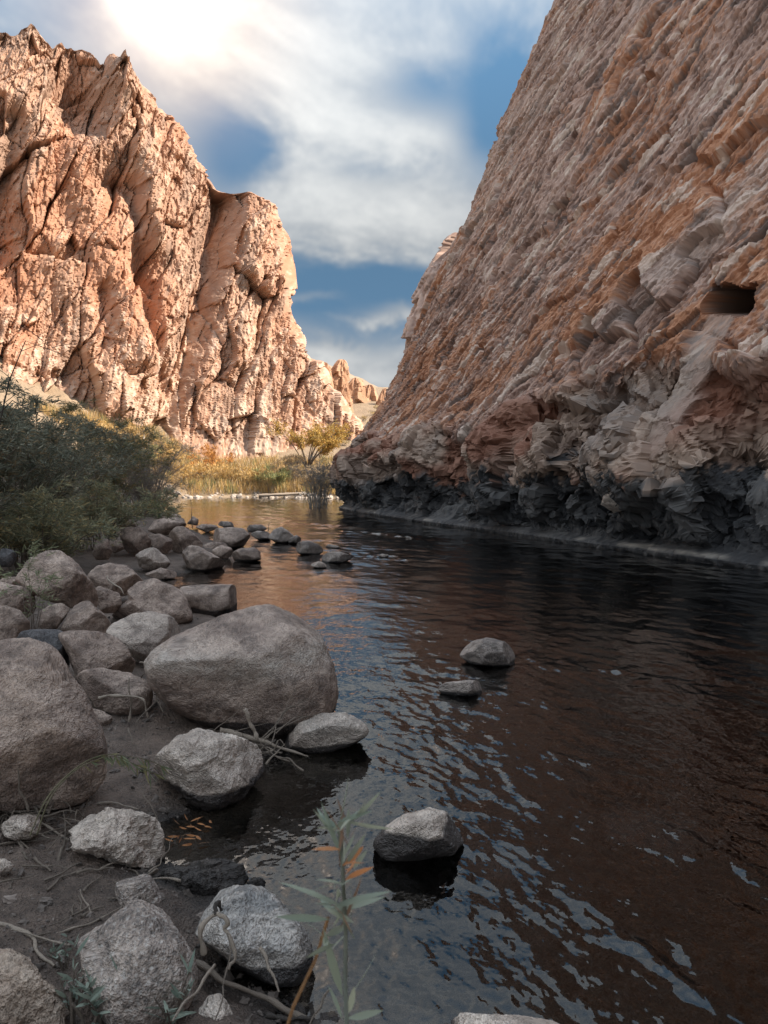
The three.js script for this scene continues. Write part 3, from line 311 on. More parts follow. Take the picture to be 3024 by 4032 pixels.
{"id":"ae2","c":[-1.425,0.06,-20.685],"d":[-0.0685,-0.0884,-0.9937],"poly":[[-0.252,-0.026],[-0.067,0.071],[0.209,0.02],[0.252,-0.048],[-0.006,-0.071]],"half":0.102,"kind":"darktaupe","rough":1.0,"label":"low dark rock in the line of rocks crossing the shallows","group":"dark rocks crossing the shallows","wet":0.04,"px":19},
{"id":"ae","c":[-1.897,0.16,-19.174],"d":[-0.0981,-0.09,-0.9911],"poly":[[-0.425,-0.022],[-0.283,0.136],[0.001,0.191],[0.285,0.086],[0.427,-0.087],[0.227,-0.193],[-0.171,-0.161]],"half":0.275,"kind":"darktaupe","rough":1.0,"label":"low dark rock in the line of rocks crossing the shallows","group":"dark rocks crossing the shallows","wet":0.04,"px":34},
{"id":"af","c":[-1.065,0.117,-17.331],"d":[-0.061,-0.1021,-0.9929],"poly":[[-0.494,-0.053],[-0.237,0.11],[0.073,0.134],[0.33,0.029],[0.495,-0.075],[0.175,-0.135],[-0.237,-0.132]],"half":0.193,"kind":"darktaupe","rough":1,"label":"outermost rock of the shallows with a whitish top, beside the riffle","group":null,"wet":0.04,"px":44},
{"id":"ag","c":[-1.373,0.066,-16.312],"d":[-0.0833,-0.1113,-0.9903],"poly":[[-0.194,0.007],[-0.024,0.078],[0.194,0.013],[0.155,-0.069],[-0.097,-0.077]],"half":0.112,"kind":"pale2","rough":1,"label":"small pale rock in front of the outermost rock of the shallows","group":null,"wet":0,"px":18},
{"id":"r2","c":[1.099,0.108,-7.847],"d":[0.1353,-0.2205,-0.9659],"poly":[[-0.361,-0.025],[-0.291,0.08],[-0.055,0.153],[0.133,0.125],[0.357,-0.012],[0.273,-0.107],[0.041,-0.152],[-0.242,-0.106]],"half":0.228,"kind":"darktaupe","rough":1,"label":"broad river rock with a pale patch and rapids streaming from it","group":null,"wet":0.03,"px":71},
{"id":"r3","c":[0.725,0.054,-6.734],"d":[0.1033,-0.2629,-0.9593],"poly":[[-0.262,-0.007],[-0.193,0.038],[0.01,0.064],[0.172,0.076],[0.26,0.007],[0.212,-0.057],[-0.03,-0.072],[-0.213,-0.058]],"half":0.108,"kind":"darktaupe","rough":0.8,"label":"low elongated river rock awash in front of the broad river rock","group":null,"wet":0.02,"px":60},
{"id":"r4","c":[-0.022,0.04,-18.407],"d":[-0.0012,-0.1005,-0.9949],"poly":[[-0.16,-0.033],[-0.028,0.055],[0.116,0.033],[0.16,-0.055]],"half":0.08,"kind":"darktaupe","rough":1,"label":"tiny rock tip showing beside the riffle","group":null,"wet":0,"px":13},
{"id":"wedge","c":[6.045,1.439,-19.554],"d":[0.2953,-0.0225,-0.9552],"poly":[[-0.516,-0.216],[-0.386,0.256],[-0.13,0.538],[0.15,0.491],[0.429,0.282],[0.51,0.05],[0.049,-0.304],[-0.308,-0.543]],"half":0.392,"kind":"pale","rough":1.3,"label":"pale tan wedge of rock leaning on the black foot of the slab cliff","group":null,"wet":0,"px":43}
];
const NOTCH_S = 85.75, NOTCH_Y = 6.16;
// ---------------------------------------------------------------- the lie of the land
// waterline of the near (left) bank and of the far bank; land lies to its left
const SHORE = [[30, 14], [14, 4], [6, -1.2], [3.2, -1.9], [1.3, -2.25], [0.35, -2.45], [-0.28, -2.72], [-0.52, -3.1], [-0.66, -3.5], [-1.0, -3.72], [-1.18, -3.95], [-1.16, -4.2], [-0.85, -4.6], [-0.68, -5.1], [-0.45, -5.7], [-0.55, -6.7], [-1.2, -8.3], [-1.9, -10.2], [-2.9, -12], [-4.0, -14.2], [-3.9, -15.8], [-3.5, -17.4], [-4.3, -21], [-5.6, -25], [-8, -31], [-12, -42], [-17.6, -58], [-22, -66], [-25, -70.5], [-20, -74], [-12, -76], [-6, -72], [2, -65], [14, -62], [60, -66]];
const LAND = [...SHORE, [400, -66], [400, -900], [-900, -900], [-900, 400], [30, 400]];
function inLand(x, z) { let c = false; for (let i = 0, j = LAND.length - 1; i < LAND.length; j = i++) { const a = LAND[i], b = LAND[j]; if ((a[1] > z) !== (b[1] > z) && x < (b[0] - a[0]) * (z - a[1]) / (b[1] - a[1]) + a[0]) c = !c; } return c; }
function shoreDist(x, z) { const d = polyDist(SHORE, x, z)[0]; return inLand(x, z) ? d : -d; }
function ground(x, z, sd = shoreDist(x, z)) {
  let h;
  sd += 0.10 * noise(x * 2.2, 0.3, z * 2.2) + 0.05 * noise(x * 6, 1.3, z * 6);
  const far = sstep(-52, -66, z);
  if (sd < 0) h = -0.02 - 0.16 * sstep(0, 0.5, -sd) - 0.85 * sstep(0.4, 4.5, -sd);
  else {
    const near = -0.02 + 0.10 * sstep(0, 0.45, sd) + 0.16 * sstep(0.5, 3, sd) + 0.35 * sstep(2.2, 8, sd) + 0.05 * Math.max(0, sd - 8);
    const bank = -0.02 + 0.9 * sstep(0, 4, sd) + 0.11 * Math.max(0, sd - 3);
    h = mix(near, bank, far);
    const left = Math.max(0, -x - 17 - 0.12 * Math.abs(z + 58)); h += 0.52 * left * sstep(-30, -50, z);
    // scree below the right end of the far cliff
    const t = sat((-z - 84) / 60); h += 11.0 * t * sstep(40, -4, x + 8 * noise(x * 0.05, 4, z * 0.05)) ;
    h += far * (0.35 * fbm(x * 0.12, 5.5, z * 0.12, 4) + 0.12 * fbm(x * 0.6, 2.5, z * 0.6, 3));
  }
  const r = Math.hypot(x, z), near = sstep(40, 8, r);
  h += near * (0.035 * fbm(x * 1.4, 0.7, z * 1.4, 3) + 0.028 * fbm(x * 6.5, 2.2, z * 6.5, 4) + (r < 9 ? 0.016 * ridged(x * 17, 7, z * 17, 3) * sstep(9, 4, r) : 0));
  return h;
}
const grainN = tileNoise(512, [[8, 0.5], [23, 0.6], [61, 0.7], [131, 0.8], [256, 0.7]], 11);
const grainBump = texOf(512, (i) => grey(0.5 + 0.16 * grainN[i]));
const grainCol = texOf(512, (i) => grey(0.86 + 0.24 * grainN[i]));
function aniso(b) { const t = grainBump.clone(); t.repeat.set(b, b); t.needsUpdate = true; return t; }
function grains(b) { const t = grainCol.clone(); t.repeat.set(b, b); t.needsUpdate = true; return t; }

{ // ground: one sheet, finer near the viewer, out to the horizon
  const A0 = -0.95, A1 = 0.95, nu = 330, rows = []; for (let r = 0.6; r < 900; r *= r < 8 ? 1.0105 : r < 130 ? 1.012 : 1.05) rows.push(r);
  const nv = rows.length, pos = new Float32Array(nu * nv * 3), uv = new Float32Array(nu * nv * 2), col = new Float32Array(nu * nv * 3);
  for (let j = 0; j < nv; j++) for (let i = 0; i < nu; i++) {
    const a = mix(A0, A1, i / (nu - 1)), x = Math.sin(a) * rows[j], z = -Math.cos(a) * rows[j], k = j * nu + i;
    const sd = shoreDist(x, z), h = ground(x, z, sd);
    pos[k * 3] = x; pos[k * 3 + 1] = h; pos[k * 3 + 2] = z; uv[k * 2] = x; uv[k * 2 + 1] = z;
    const n1 = fbm(x * 0.9, 3, z * 0.9, 4), n2 = fbm(x * 7, 9, z * 7, 3);
    let c;
    if (sd < 0.02) c = mix3([0.060, 0.047, 0.036], [0.11, 0.08, 0.055], sat(0.5 + n1 * 0.9 + n2 * 0.6)); // silty bed
    else {
      const mud = mix3([0.085, 0.060, 0.047], [0.205, 0.150, 0.119], sat(0.45 + n1 * 0.8 + n2 * 0.9));
      const wet = mix3([0.036, 0.029, 0.026], mud, sstep(0.02, 0.38, sd + 0.25 * n1 + 0.1 * n2));
      const dry = mix3([0.24, 0.175, 0.115], [0.36, 0.275, 0.19], sat(0.5 + n1 + 0.5 * n2));
      c = mix3(wet, dry, sstep(-38, -58, z));
    }
    col.set(c, k * 3);
  }
  const g = gridGeo(nu, nv, pos, uv, col, false);
  const o = mesh('ground', g, new THREE.MeshStandardMaterial({ vertexColors: true, roughness: 0.82, map: grains(1.1), bumpMap: aniso(1.1), bumpScale: 0.03 }));
  tag(o, 'brown mud bank and pale far bank under the stones', 'ground', null, 'structure');
}
{ // river
  const nu = 430, rows = []; for (let r = 1.0; r < 130; r *= r < 14 ? 1.0058 : 1.0075) rows.push(r);
  const nv = rows.length, pos = new Float32Array(nu * nv * 3), uv = new Float32Array(nu * nv * 2);
  for (let j = 0; j < nv; j++) for (let i = 0; i < nu; i++) {
    const a = mix(-0.80, 0.86, i / (nu - 1)), r = rows[j], x = Math.sin(a) * r, z = -Math.cos(a) * r, k = j * nu + i;
    // flows down past the camera, so the waves are drawn out along the stream
    const f = 0.35, fx = x * Math.cos(f) - z * Math.sin(f), fz = x * Math.sin(f) + z * Math.cos(f);
    const open = sstep(-0.2, 1.2, x + 0.55 + (z < -5 ? -0.27 * (z + 5) : 0));
    let rough = mix(0.5, 1.15, sstep(0.1, 0.9, 0.5 + 0.9 * fbm(fx * 0.28, 2, fz * 0.13, 3))) * mix(0.75, 1, open);
    rough *= mix(1, 1.7, sstep(9, 24, r));
    let h = 0; const wob = 0.5 * noise(fx * 0.7, 7, fz * 0.4);
    // wakes and riffles below the rocks: [x, z, to x, to z, strength, width]
    let crest = 0;
    for (const [x0, z0, x1, z1, st, wd] of WAKES) {
      const ex = x1 - x0, ez = z1 - z0, t = sat(((x - x0) * ex + (z - z0) * ez) / (ex * ex + ez * ez)), dx = x - x0 - t * ex, dz = z - z0 - t * ez, dd = Math.sqrt(dx * dx + dz * dz); if (dd > wd * 5) continue;
      const q = Math.exp(-((dd + 0.5 * wd * noise(x * 5, 2, z * 5)) ** 2) / (wd * wd)); crest += st * q * 0.055 * Math.min(0.6, wd + 0.03); rough += 1.1 * st * Math.exp(-dd * dd / (wd * wd * 5));
    }
    h += crest * (0.5 + 1.3 * noise(fx * 5, 5, fz * 5));
    const l1 = fbm(fx * 1.1, 0.4, fz * 0.8, 2), l2 = fbm(fx * 3.1 + l1, 3.4, fz * 2.3, 2), l3 = noise(fx * 8.3 + l2 * 1.5, 6.4, fz * 6.1), l4 = noise(fx * 17 + l1 * 3, 9.4, fz * 14);
    h += rough * (mix(0.009, 0.028, sstep(4, 12, r)) * l1 + mix(0.0085, 0.018, sstep(4, 12, r)) * l2 + mix(0.0048, 0.0062, sstep(3, 8, r)) * l3 * sstep(30, 12, r) + (0.0030 + 0.25 * Math.min(0.012, crest)) * l4 * sstep(16, 8, r));
    if (r > 14) h += 0.022 * sstep(14, 30, r) * rough * fbm(fx * 0.9, 11, fz * 0.5, 2);
    pos[k * 3] = x; pos[k * 3 + 1] = h; pos[k * 3 + 2] = z; uv[k * 2] = x; uv[k * 2 + 1] = z;
  }
  const g = gridGeo(nu, nv, pos, uv, null, false);
  const wn = tileNoise(512, [[9, 0.3, 0.7], [19, 0.38, 0.7], [37, 0.42, 0.7], [71, 0.34, 0.8], [120, 0.2, 0.8]], 5), wt = texOf(512, (i) => grey(0.5 + 0.28 * wn[i])); wt.repeat.set(0.55, 0.55);
  const o = mesh('river', g, new THREE.MeshPhysicalMaterial({ color: new THREE.Color().setRGB(1, 1, 1), roughness: 0.03, transmission: 1, thickness: 1, ior: 1.58, attenuationColor: new THREE.Color().setRGB(0.16, 0.17, 0.16), attenuationDistance: 0.26, bumpMap: wt, bumpScale: 0.0065 }));
  tag(o, 'dark rippled river between the two cliffs', 'river', null, 'structure');
}

// ---------------------------------------------------------------- right cliff: a leaning slab over a broken, undercut foot
// hollows (-) and bulges (+) of the cliff foot: [along, height, half-length, half-height, depth]
const HOLLOWS = [[98.6, 2.0, 2.4, 2.0, -1.5], [94.6, 2.2, 1.0, 2.0, 0.45], [102.3, 2.6, 0.9, 1.6, 0.45], [92.9, 3.9, 0.9, 0.8, -1.0], [91.6, 2.4, 1.3, 1.2, 0.35], [83.7, 3.0, 0.9, 0.9, -1.2], [86.6, 2.2, 0.7, 1.2, 0.4], [105.8, 1.9, 2.2, 1.6, -1.3], [109.6, 2.2, 1.0, 1.5, 0.4], [89.6, 1.3, 1.0, 0.6, -0.6], [89.9, 3.8, 0.9, 1.1, -0.6]];
const WATERLINE = new THREE.CatmullRomCurve3([[42, 60], [27, 32], [17.5, 10], [13.6, 0], [10.6, -8.2], [7.9, -15.6], [5.7, -21.6], [3.8, -27.0], [1.5, -33], [-0.4, -39], [-2.3, -45.4], [-2.5, -48.2], [-0.6, -50.4], [4, -51.5], [12, -53], [26, -58]].map(([x, z]) => new THREE.Vector3(x, 0, z)), false, 'centripetal');
{
  const cols = []; const L = WATERLINE.getLength(); let s = 0; WATERLINE.arcLengthDivisions = 2000; WATERLINE.updateArcLengths();
  while (s < L) { const p = WATERLINE.getPointAt(s / L); cols.push(s); const r = Math.hypot(p.x, p.z); s += p.z > -10 ? Math.max(0.10, Math.min(1.2, 0.06 * (p.z + 12))) : p.z > -13.5 ? 0.06 : p.z < -47.5 && p.x > 1.5 ? 0.25 : 0.00185 * r; }
  const sEnd = (() => { for (const c of cols) { const p = WATERLINE.getPointAt(c / L); if (p.z < -44) return c; } return L; })();
  const crestAt = (p) => p.z > -20 ? 66 : interp([[-53.5, 8], [-51.6, 20], [-50, 31], [-47, 34], [-40, 40], [-20, 66]], p.z);
  // profile rows: q = nominal height along the face
  const qs = []; let q = -0.9; while (q < 66) { qs.push(q); q += q < -0.1 ? 0.15 : q < 2.2 ? 0.035 : q < 10 ? 0.048 : q < 32 ? 0.085 : 0.6; }
  const nu = cols.length, nv = qs.length;
  const outs = new Float32Array(nu * 2), base = new Float32Array(nu * nv * 3), meta = new Float32Array(nu * nv * 2);
  const foot = [[-0.9, 0.1], [-0.05, -0.05], [0.10, -0.12], [0.19, -0.04], [0.22, 0.10], [0.27, 0.24], [0.5, 0.42], [0.95, 0.34], [1.4, 0.10], [2.0, -0.20], [2.7, -0.38], [3.4, -0.42], [4.4, -0.35]];
  for (let i = 0; i < nu; i++) {
    const p = WATERLINE.getPointAt(cols[i] / L), t = WATERLINE.getTangentAt(cols[i] / L);
    const ox = -t.z, oz = t.x; // away from the river
    outs[i * 2] = ox; outs[i * 2 + 1] = oz;
    const crest = crestAt(p) * (1 + 0.06 * noise(cols[i] * 0.3, 2, 2)), D = Math.hypot(p.x, p.z), endness = sstep(sEnd - 1.0, sEnd + 2.5, cols[i]);
    const slabFoot = interp([[0, 7], [14, 5.6], [17, 4.7], [21, 4.7], [26, 4.3], [32, 4.0], [44, 4.3], [60, 4.6]], D) + 0.9 * fbm(cols[i] * 0.32, 2, 5, 3);
    for (let j = 0; j < nv; j++) {
      const qq = Math.min(qs[j], crest + (qs[j] - crest) * 0.04); let o, y = qq; const k = j * nu + i;
      o = interp(foot, Math.min(qq, 4.4));
      if (qq > 2.0) o += (qq - 2.0) * 0.05 * sstep(2, 4, qq);
      // from the slab's lower edge up: flares out at the foot, then 70 degrees; the far end shears along with it
      const up = Math.max(0, qq - slabFoot + 1.2), flare = interp([[16, 0.7], [30, 1.3], [44, 2.1]], D);
      const lean = Math.max(0, qq - slabFoot) * 0.352 + flare * (1 - Math.exp(-up / 1.3)) + 0.0006 * up * up;
      const ex = mix(ox, 0.945, endness), ez = mix(oz, -0.327, endness);
      const hx = ex * lean + ox * endness * 0.5 * sstep(3.4, 7, qq), hz = ez * lean + oz * endness * 0.5 * sstep(3.4, 7, qq);
      base[k * 3] = p.x + ox * o + hx; base[k * 3 + 1] = y; base[k * 3 + 2] = p.z + oz * o + hz; meta[k * 2] = qq - slabFoot; meta[k * 2 + 1] = cols[i];
    }
  }
  const tmp = gridGeo(nu, nv, base, null, null, true), nor = tmp.attributes.normal.array;
  const pos = new Float32Array(nu * nv * 3), col = new Float32Array(nu * nv * 3), keep = new Float32Array(nu * nv * 6);
  for (let k = 0; k < nu * nv; k++) {
    let x = base[k * 3], y = base[k * 3 + 1], z = base[k * 3 + 2]; const over = meta[k * 2], sc = meta[k * 2 + 1];
    const edge = 0.8 * fbm(x * 0.6, y * 0.6, z * 0.6, 3);
    const slab = sstep(-0.35, 0.45, over + edge), footM = 1 - slab;
    const D = Math.hypot(x, z), coarse = y > 36 || z > -9;
    // the bedding climbs toward the viewer: u across it, v along it
    const up = y * 0.80 - sc * -0.60, al = y * 0.60 + sc * -0.80;
    let d = 0, tone = 0, chip = 0, pale = 0, crack = 0;
    const wx = 0.35 * noise(x * 0.9, y * 0.9, z * 0.9), wy = 0.35 * noise(x * 0.9 + 9, y * 0.9, z * 0.9);
    // broken foot
    if (footM > 0.01 && !coarse) {
      const m = footM * sstep(0.22, 0.8, y);
      let b = 0;
      b += 0.9 * fbm(sc * 0.20, y * 0.3, 4.4, 2);
      b += 0.85 * cells(sc * 0.36 + wx, y * 0.34 + sc * 0.16, 1.5, 1.2, 11); const r1 = V.r, e1 = V.e;
      b += 0.36 * cells(sc * 0.95 + wx * 0.7, y * 0.55 - sc * 0.22, 7.5, 1.1, 31); const r2 = V.r, e2 = V.e;
      b += -0.18 * (1 - sstep(0, 0.05, e1)) - 0.08 * (1 - sstep(0, 0.05, e2));
      for (const [hs, hy, ws, wy2, dep] of HOLLOWS) { const qx = (sc - hs) / ws, qy = (y - hy) / wy2, q2 = qx * qx + qy * qy; if (q2 < 5) b += dep * sstep(1.9, 0.25, Math.sqrt(q2) + 0.3 * (r2 - 0.5)); }
      d += m * b;
      tone += footM * ((r1 - 0.5) * 0.35 + (r2 - 0.5) * 0.5);
    }
    // the slab: overlapping chips lying along the bedding
    if (slab > 0.01) {
      let b = 0.55 * fbm(sc * 0.11, y * 0.11, 2.2, 3);
      if (!coarse) {
        b += 0.36 * cells(up * 0.42 + wx, al * 0.20, 1.5 + wy, 0.9, 111); const r1 = V.r; b -= 0.24 * (1 - sstep(0, 0.035, V.e));
        b += 0.11 * cells(up * 2.2 + wx, al * 0.75 + wy, 5.5, 1.6, 131); const r2 = V.r;
        b += 0.060 * cells(up * 5.8 + wx, al * 2.3 + wy, 8.5, 1.8, 151); const r3 = V.r;
        b += 0.034 * cells(up * 13, al * 6.0, 3.5, 1.9, 171); const r4 = V.r, q4 = V.r2;
        // flakes fallen out and flakes standing proud, drawn out along the bedding
        cells(up * 3.6 + wx * 0.6, al * 0.85 + wy, 2.5, 1, 181); const f1 = V.r; cells(up * 7.5 + wx, al * 1.9, 6.5, 1, 191); const f2 = V.r;
        if (f1 < 0.10) b -= 0.14; else if (f1 > 0.94) b += 0.05; if (f2 < 0.10) b -= 0.07;
        tone += slab * ((r1 - 0.5) * 0.42 + (r2 - 0.5) * 0.38 + (r3 - 0.5) * 0.5 + (r4 - 0.5) * 0.55);
        chip = f1 < 0.10 || f2 < 0.08 ? 0.05 : f1 > 0.945 || f2 > 0.955 ? 0.95 : 0.2 + 0.6 * q4; pale = r2;
      } else b += 0.3 * cells(up * 0.3, al * 0.2, 1.5, 1.3, 111);
      d += slab * b;
    }
    // waterline ledge
    if (!coarse && y < 0.5) d += 0.05 * fbm(sc * 1.5, y * 3, 1, 3) + 0.03 * noise(sc * 8, y * 9, 2);
    // a square notch where a block has fallen from the slab, D about 18 m
    const nx = sc - NOTCH_S, ny = y - NOTCH_Y; const jag = 0.12 * noise(sc * 3, y * 3, 5);
    const notch = sstep(0.74, 0.64, Math.abs(nx) + jag) * sstep(0.36, 0.29, Math.abs(ny + 0.5 * jag - 0.22 * nx)) ;
    // smooth scar under the notch, where the water runs down
    const scar = sstep(0.62, 0.40, Math.abs(nx + 0.12 * ny) + jag * 1.8) * sstep(0.1, -0.4, ny) * sstep(-4.4, -3.0, ny);
    d = mix(d, mix(d, -0.12 + 0.05 * fbm(sc * 2, y * 2, 3, 3), 0.8), scar);
    // the foot breaks straight out toward the river, the slab square to its own face
    const i0 = k % nu, fw = footM * 0.92, dx = mix(nor[k * 3], -outs[i0 * 2], fw), dy = mix(nor[k * 3 + 1], 0.12, fw), dz = mix(nor[k * 3 + 2], -outs[i0 * 2 + 1], fw);
    d = mix(d, 0, notch); pos[k * 3] = x + dx * d + 2.3 * notch; pos[k * 3 + 1] = y + dy * d + 0.35 * notch; pos[k * 3 + 2] = z + dz * d - 1.9 * notch;
    keep[k * 6] = tone; keep[k * 6 + 1] = chip; keep[k * 6 + 2] = pale; keep[k * 6 + 3] = slab; keep[k * 6 + 4] = scar; keep[k * 6 + 5] = notch;
  }
  // second pass: smaller breaks, in place on the broken shape
  const tmp2 = gridGeo(nu, nv, pos, null, null, true), nor2 = tmp2.attributes.normal.array;
  for (let k = 0; k < nu * nv; k++) {
    let x = pos[k * 3], y = pos[k * 3 + 1], z = pos[k * 3 + 2]; const sc = meta[k * 2 + 1], D = Math.hypot(x, z), coarse = y > 36 || z > -9;
    let tone = keep[k * 6]; const chip = keep[k * 6 + 1], pale = keep[k * 6 + 2], slab = keep[k * 6 + 3], footM = 1 - slab, scar = keep[k * 6 + 4], up = y * 0.80 - sc * -0.60, al = y * 0.60 + sc * -0.80;
    if (footM > 0.02 && !coarse) {
      const wx = 0.3 * noise(x * 1.3, y * 1.3, z * 1.3); let b = 0;
      b += 0.40 * cells(x * 1.0 + wx, y * 0.95, z * 0.85 + y * 0.4, 0.95, 51); const r3 = V.r, e3 = V.e;
      b += 0.15 * cells(x * 2.8 + wx, y * 2.3, z * 2.2 + y, 0.9, 71); const r4 = V.r;
      b += 0.040 * cells(x * 8, y * 6.5, z * 6 + y * 2, 0.9, 91); const r5 = V.r;
      b += 0.05 * ridged(x * 2.2, y * 2.0, z * 2.2, 4) - 0.07 * (1 - sstep(0, 0.05, e3));
      b *= footM * sstep(0.20, 0.5, y) * (1 - 0.75 * scar) + 0.15;
      x += nor2[k * 3] * b; y += nor2[k * 3 + 1] * b; z += nor2[k * 3 + 2] * b; pos[k * 3] = x; pos[k * 3 + 1] = y; pos[k * 3 + 2] = z;
      tone += footM * ((r3 - 0.5) * 0.7 + (r4 - 0.5) * 0.55 + (r5 - 0.5) * 0.4);
    }
    // colour: mauve-brown rock, rust lichen along the bedding, pale flakes, black flood stain with a ragged edge about 2 m above the water
    const big = fbm(sc * 0.09, y * 0.10, 6.6, 3), st = fbm(up * 0.42, al * 0.10, 9.9, 4), fine = fbm(x * 7, y * 7, z * 7, 3);
    let c = mix3([0.190, 0.118, 0.095], [0.47, 0.330, 0.275], sat(0.5 + 1.35 * tone + 0.6 * fine));
    const rustZone = sat(0.38 + 1.7 * st + 1.1 * big + 0.35 * sstep(14, 5, y) - 0.5 * sstep(11, 24, y));
    c = mix3(c, mix3([0.33, 0.125, 0.050], [0.50, 0.215, 0.090], sat(0.5 + tone)), slab * 0.70 * sstep(0.22, 0.9, rustZone + 0.75 * (chip - 0.5) + 0.7 * fine));
    if (slab > 0.5) { if (chip > 0.90) c = mix3(c, [0.66, 0.56, 0.49], 0.7); else if (chip < 0.10) c = mix3(c, [0.105, 0.088, 0.084], 0.65); c = mix3(c, [0.50, 0.415, 0.37], 0.42 * sstep(0.12, 0.38, fbm(up * 0.30, al * 0.06, 22.2, 3) + 0.25 * sstep(8, 22, y) - 0.1)); }  // recesses of fallen flakes darkened: painted-in shade along with black varnish
    // bare broken rock of the foot: tan faces, red-brown ones and grey ones
    if (footM > 0.02) {
      const red = fbm(sc * 0.35, y * 0.3, 1.1, 3); let f = mix3([0.155, 0.104, 0.080], [0.44, 0.325, 0.255], sat(0.5 + tone + 0.4 * fine));
      f = mix3(f, [0.24, 0.098, 0.060], 0.8 * sstep(0.03, 0.22, red)); f = mix3(f, [0.13, 0.118, 0.115], 0.7 * sstep(0.05, 0.35, -red + 0.3 * tone));
      c = mix3(c, f, footM);
    }
    c = mix3(c, mix3([0.33, 0.27, 0.235], [0.40, 0.34, 0.30], sat(0.5 + fine)), 0.5 * scar);
    if (keep[k * 6 + 5] > 0.2) c = [0.30, 0.225, 0.19];
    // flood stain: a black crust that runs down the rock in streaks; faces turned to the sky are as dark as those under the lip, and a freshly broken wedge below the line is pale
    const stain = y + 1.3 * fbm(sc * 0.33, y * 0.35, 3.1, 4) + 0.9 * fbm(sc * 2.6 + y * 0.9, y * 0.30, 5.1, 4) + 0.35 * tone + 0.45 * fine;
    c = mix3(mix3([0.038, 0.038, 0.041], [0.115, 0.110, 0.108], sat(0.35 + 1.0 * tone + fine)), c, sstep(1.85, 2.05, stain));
    // dried scum line on the ledge just above the water
    const scum = sstep(0.05, 0.025, Math.abs(y - 0.17 + 0.03 * noise(sc * 1.5, 2, 2))) * sstep(-0.05, 0.2, fbm(sc * 0.5, 1, 8, 4) + 0.18 * sstep(34, 20, D) - 0.16) * sat(0.6 + 1.2 * fbm(sc * 3.1, y * 7, 4, 3));
    c = mix3(c, [0.40, 0.36, 0.31], 0.85 * scum);
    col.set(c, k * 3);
  }
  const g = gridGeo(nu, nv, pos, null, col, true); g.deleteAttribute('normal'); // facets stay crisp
  tag(mesh('rock_cliff', g, new THREE.MeshStandardMaterial({ vertexColors: true, roughness: 0.92 })), 'towering rust and mauve slab cliff leaning over the river, black undercut foot', 'cliff');
}

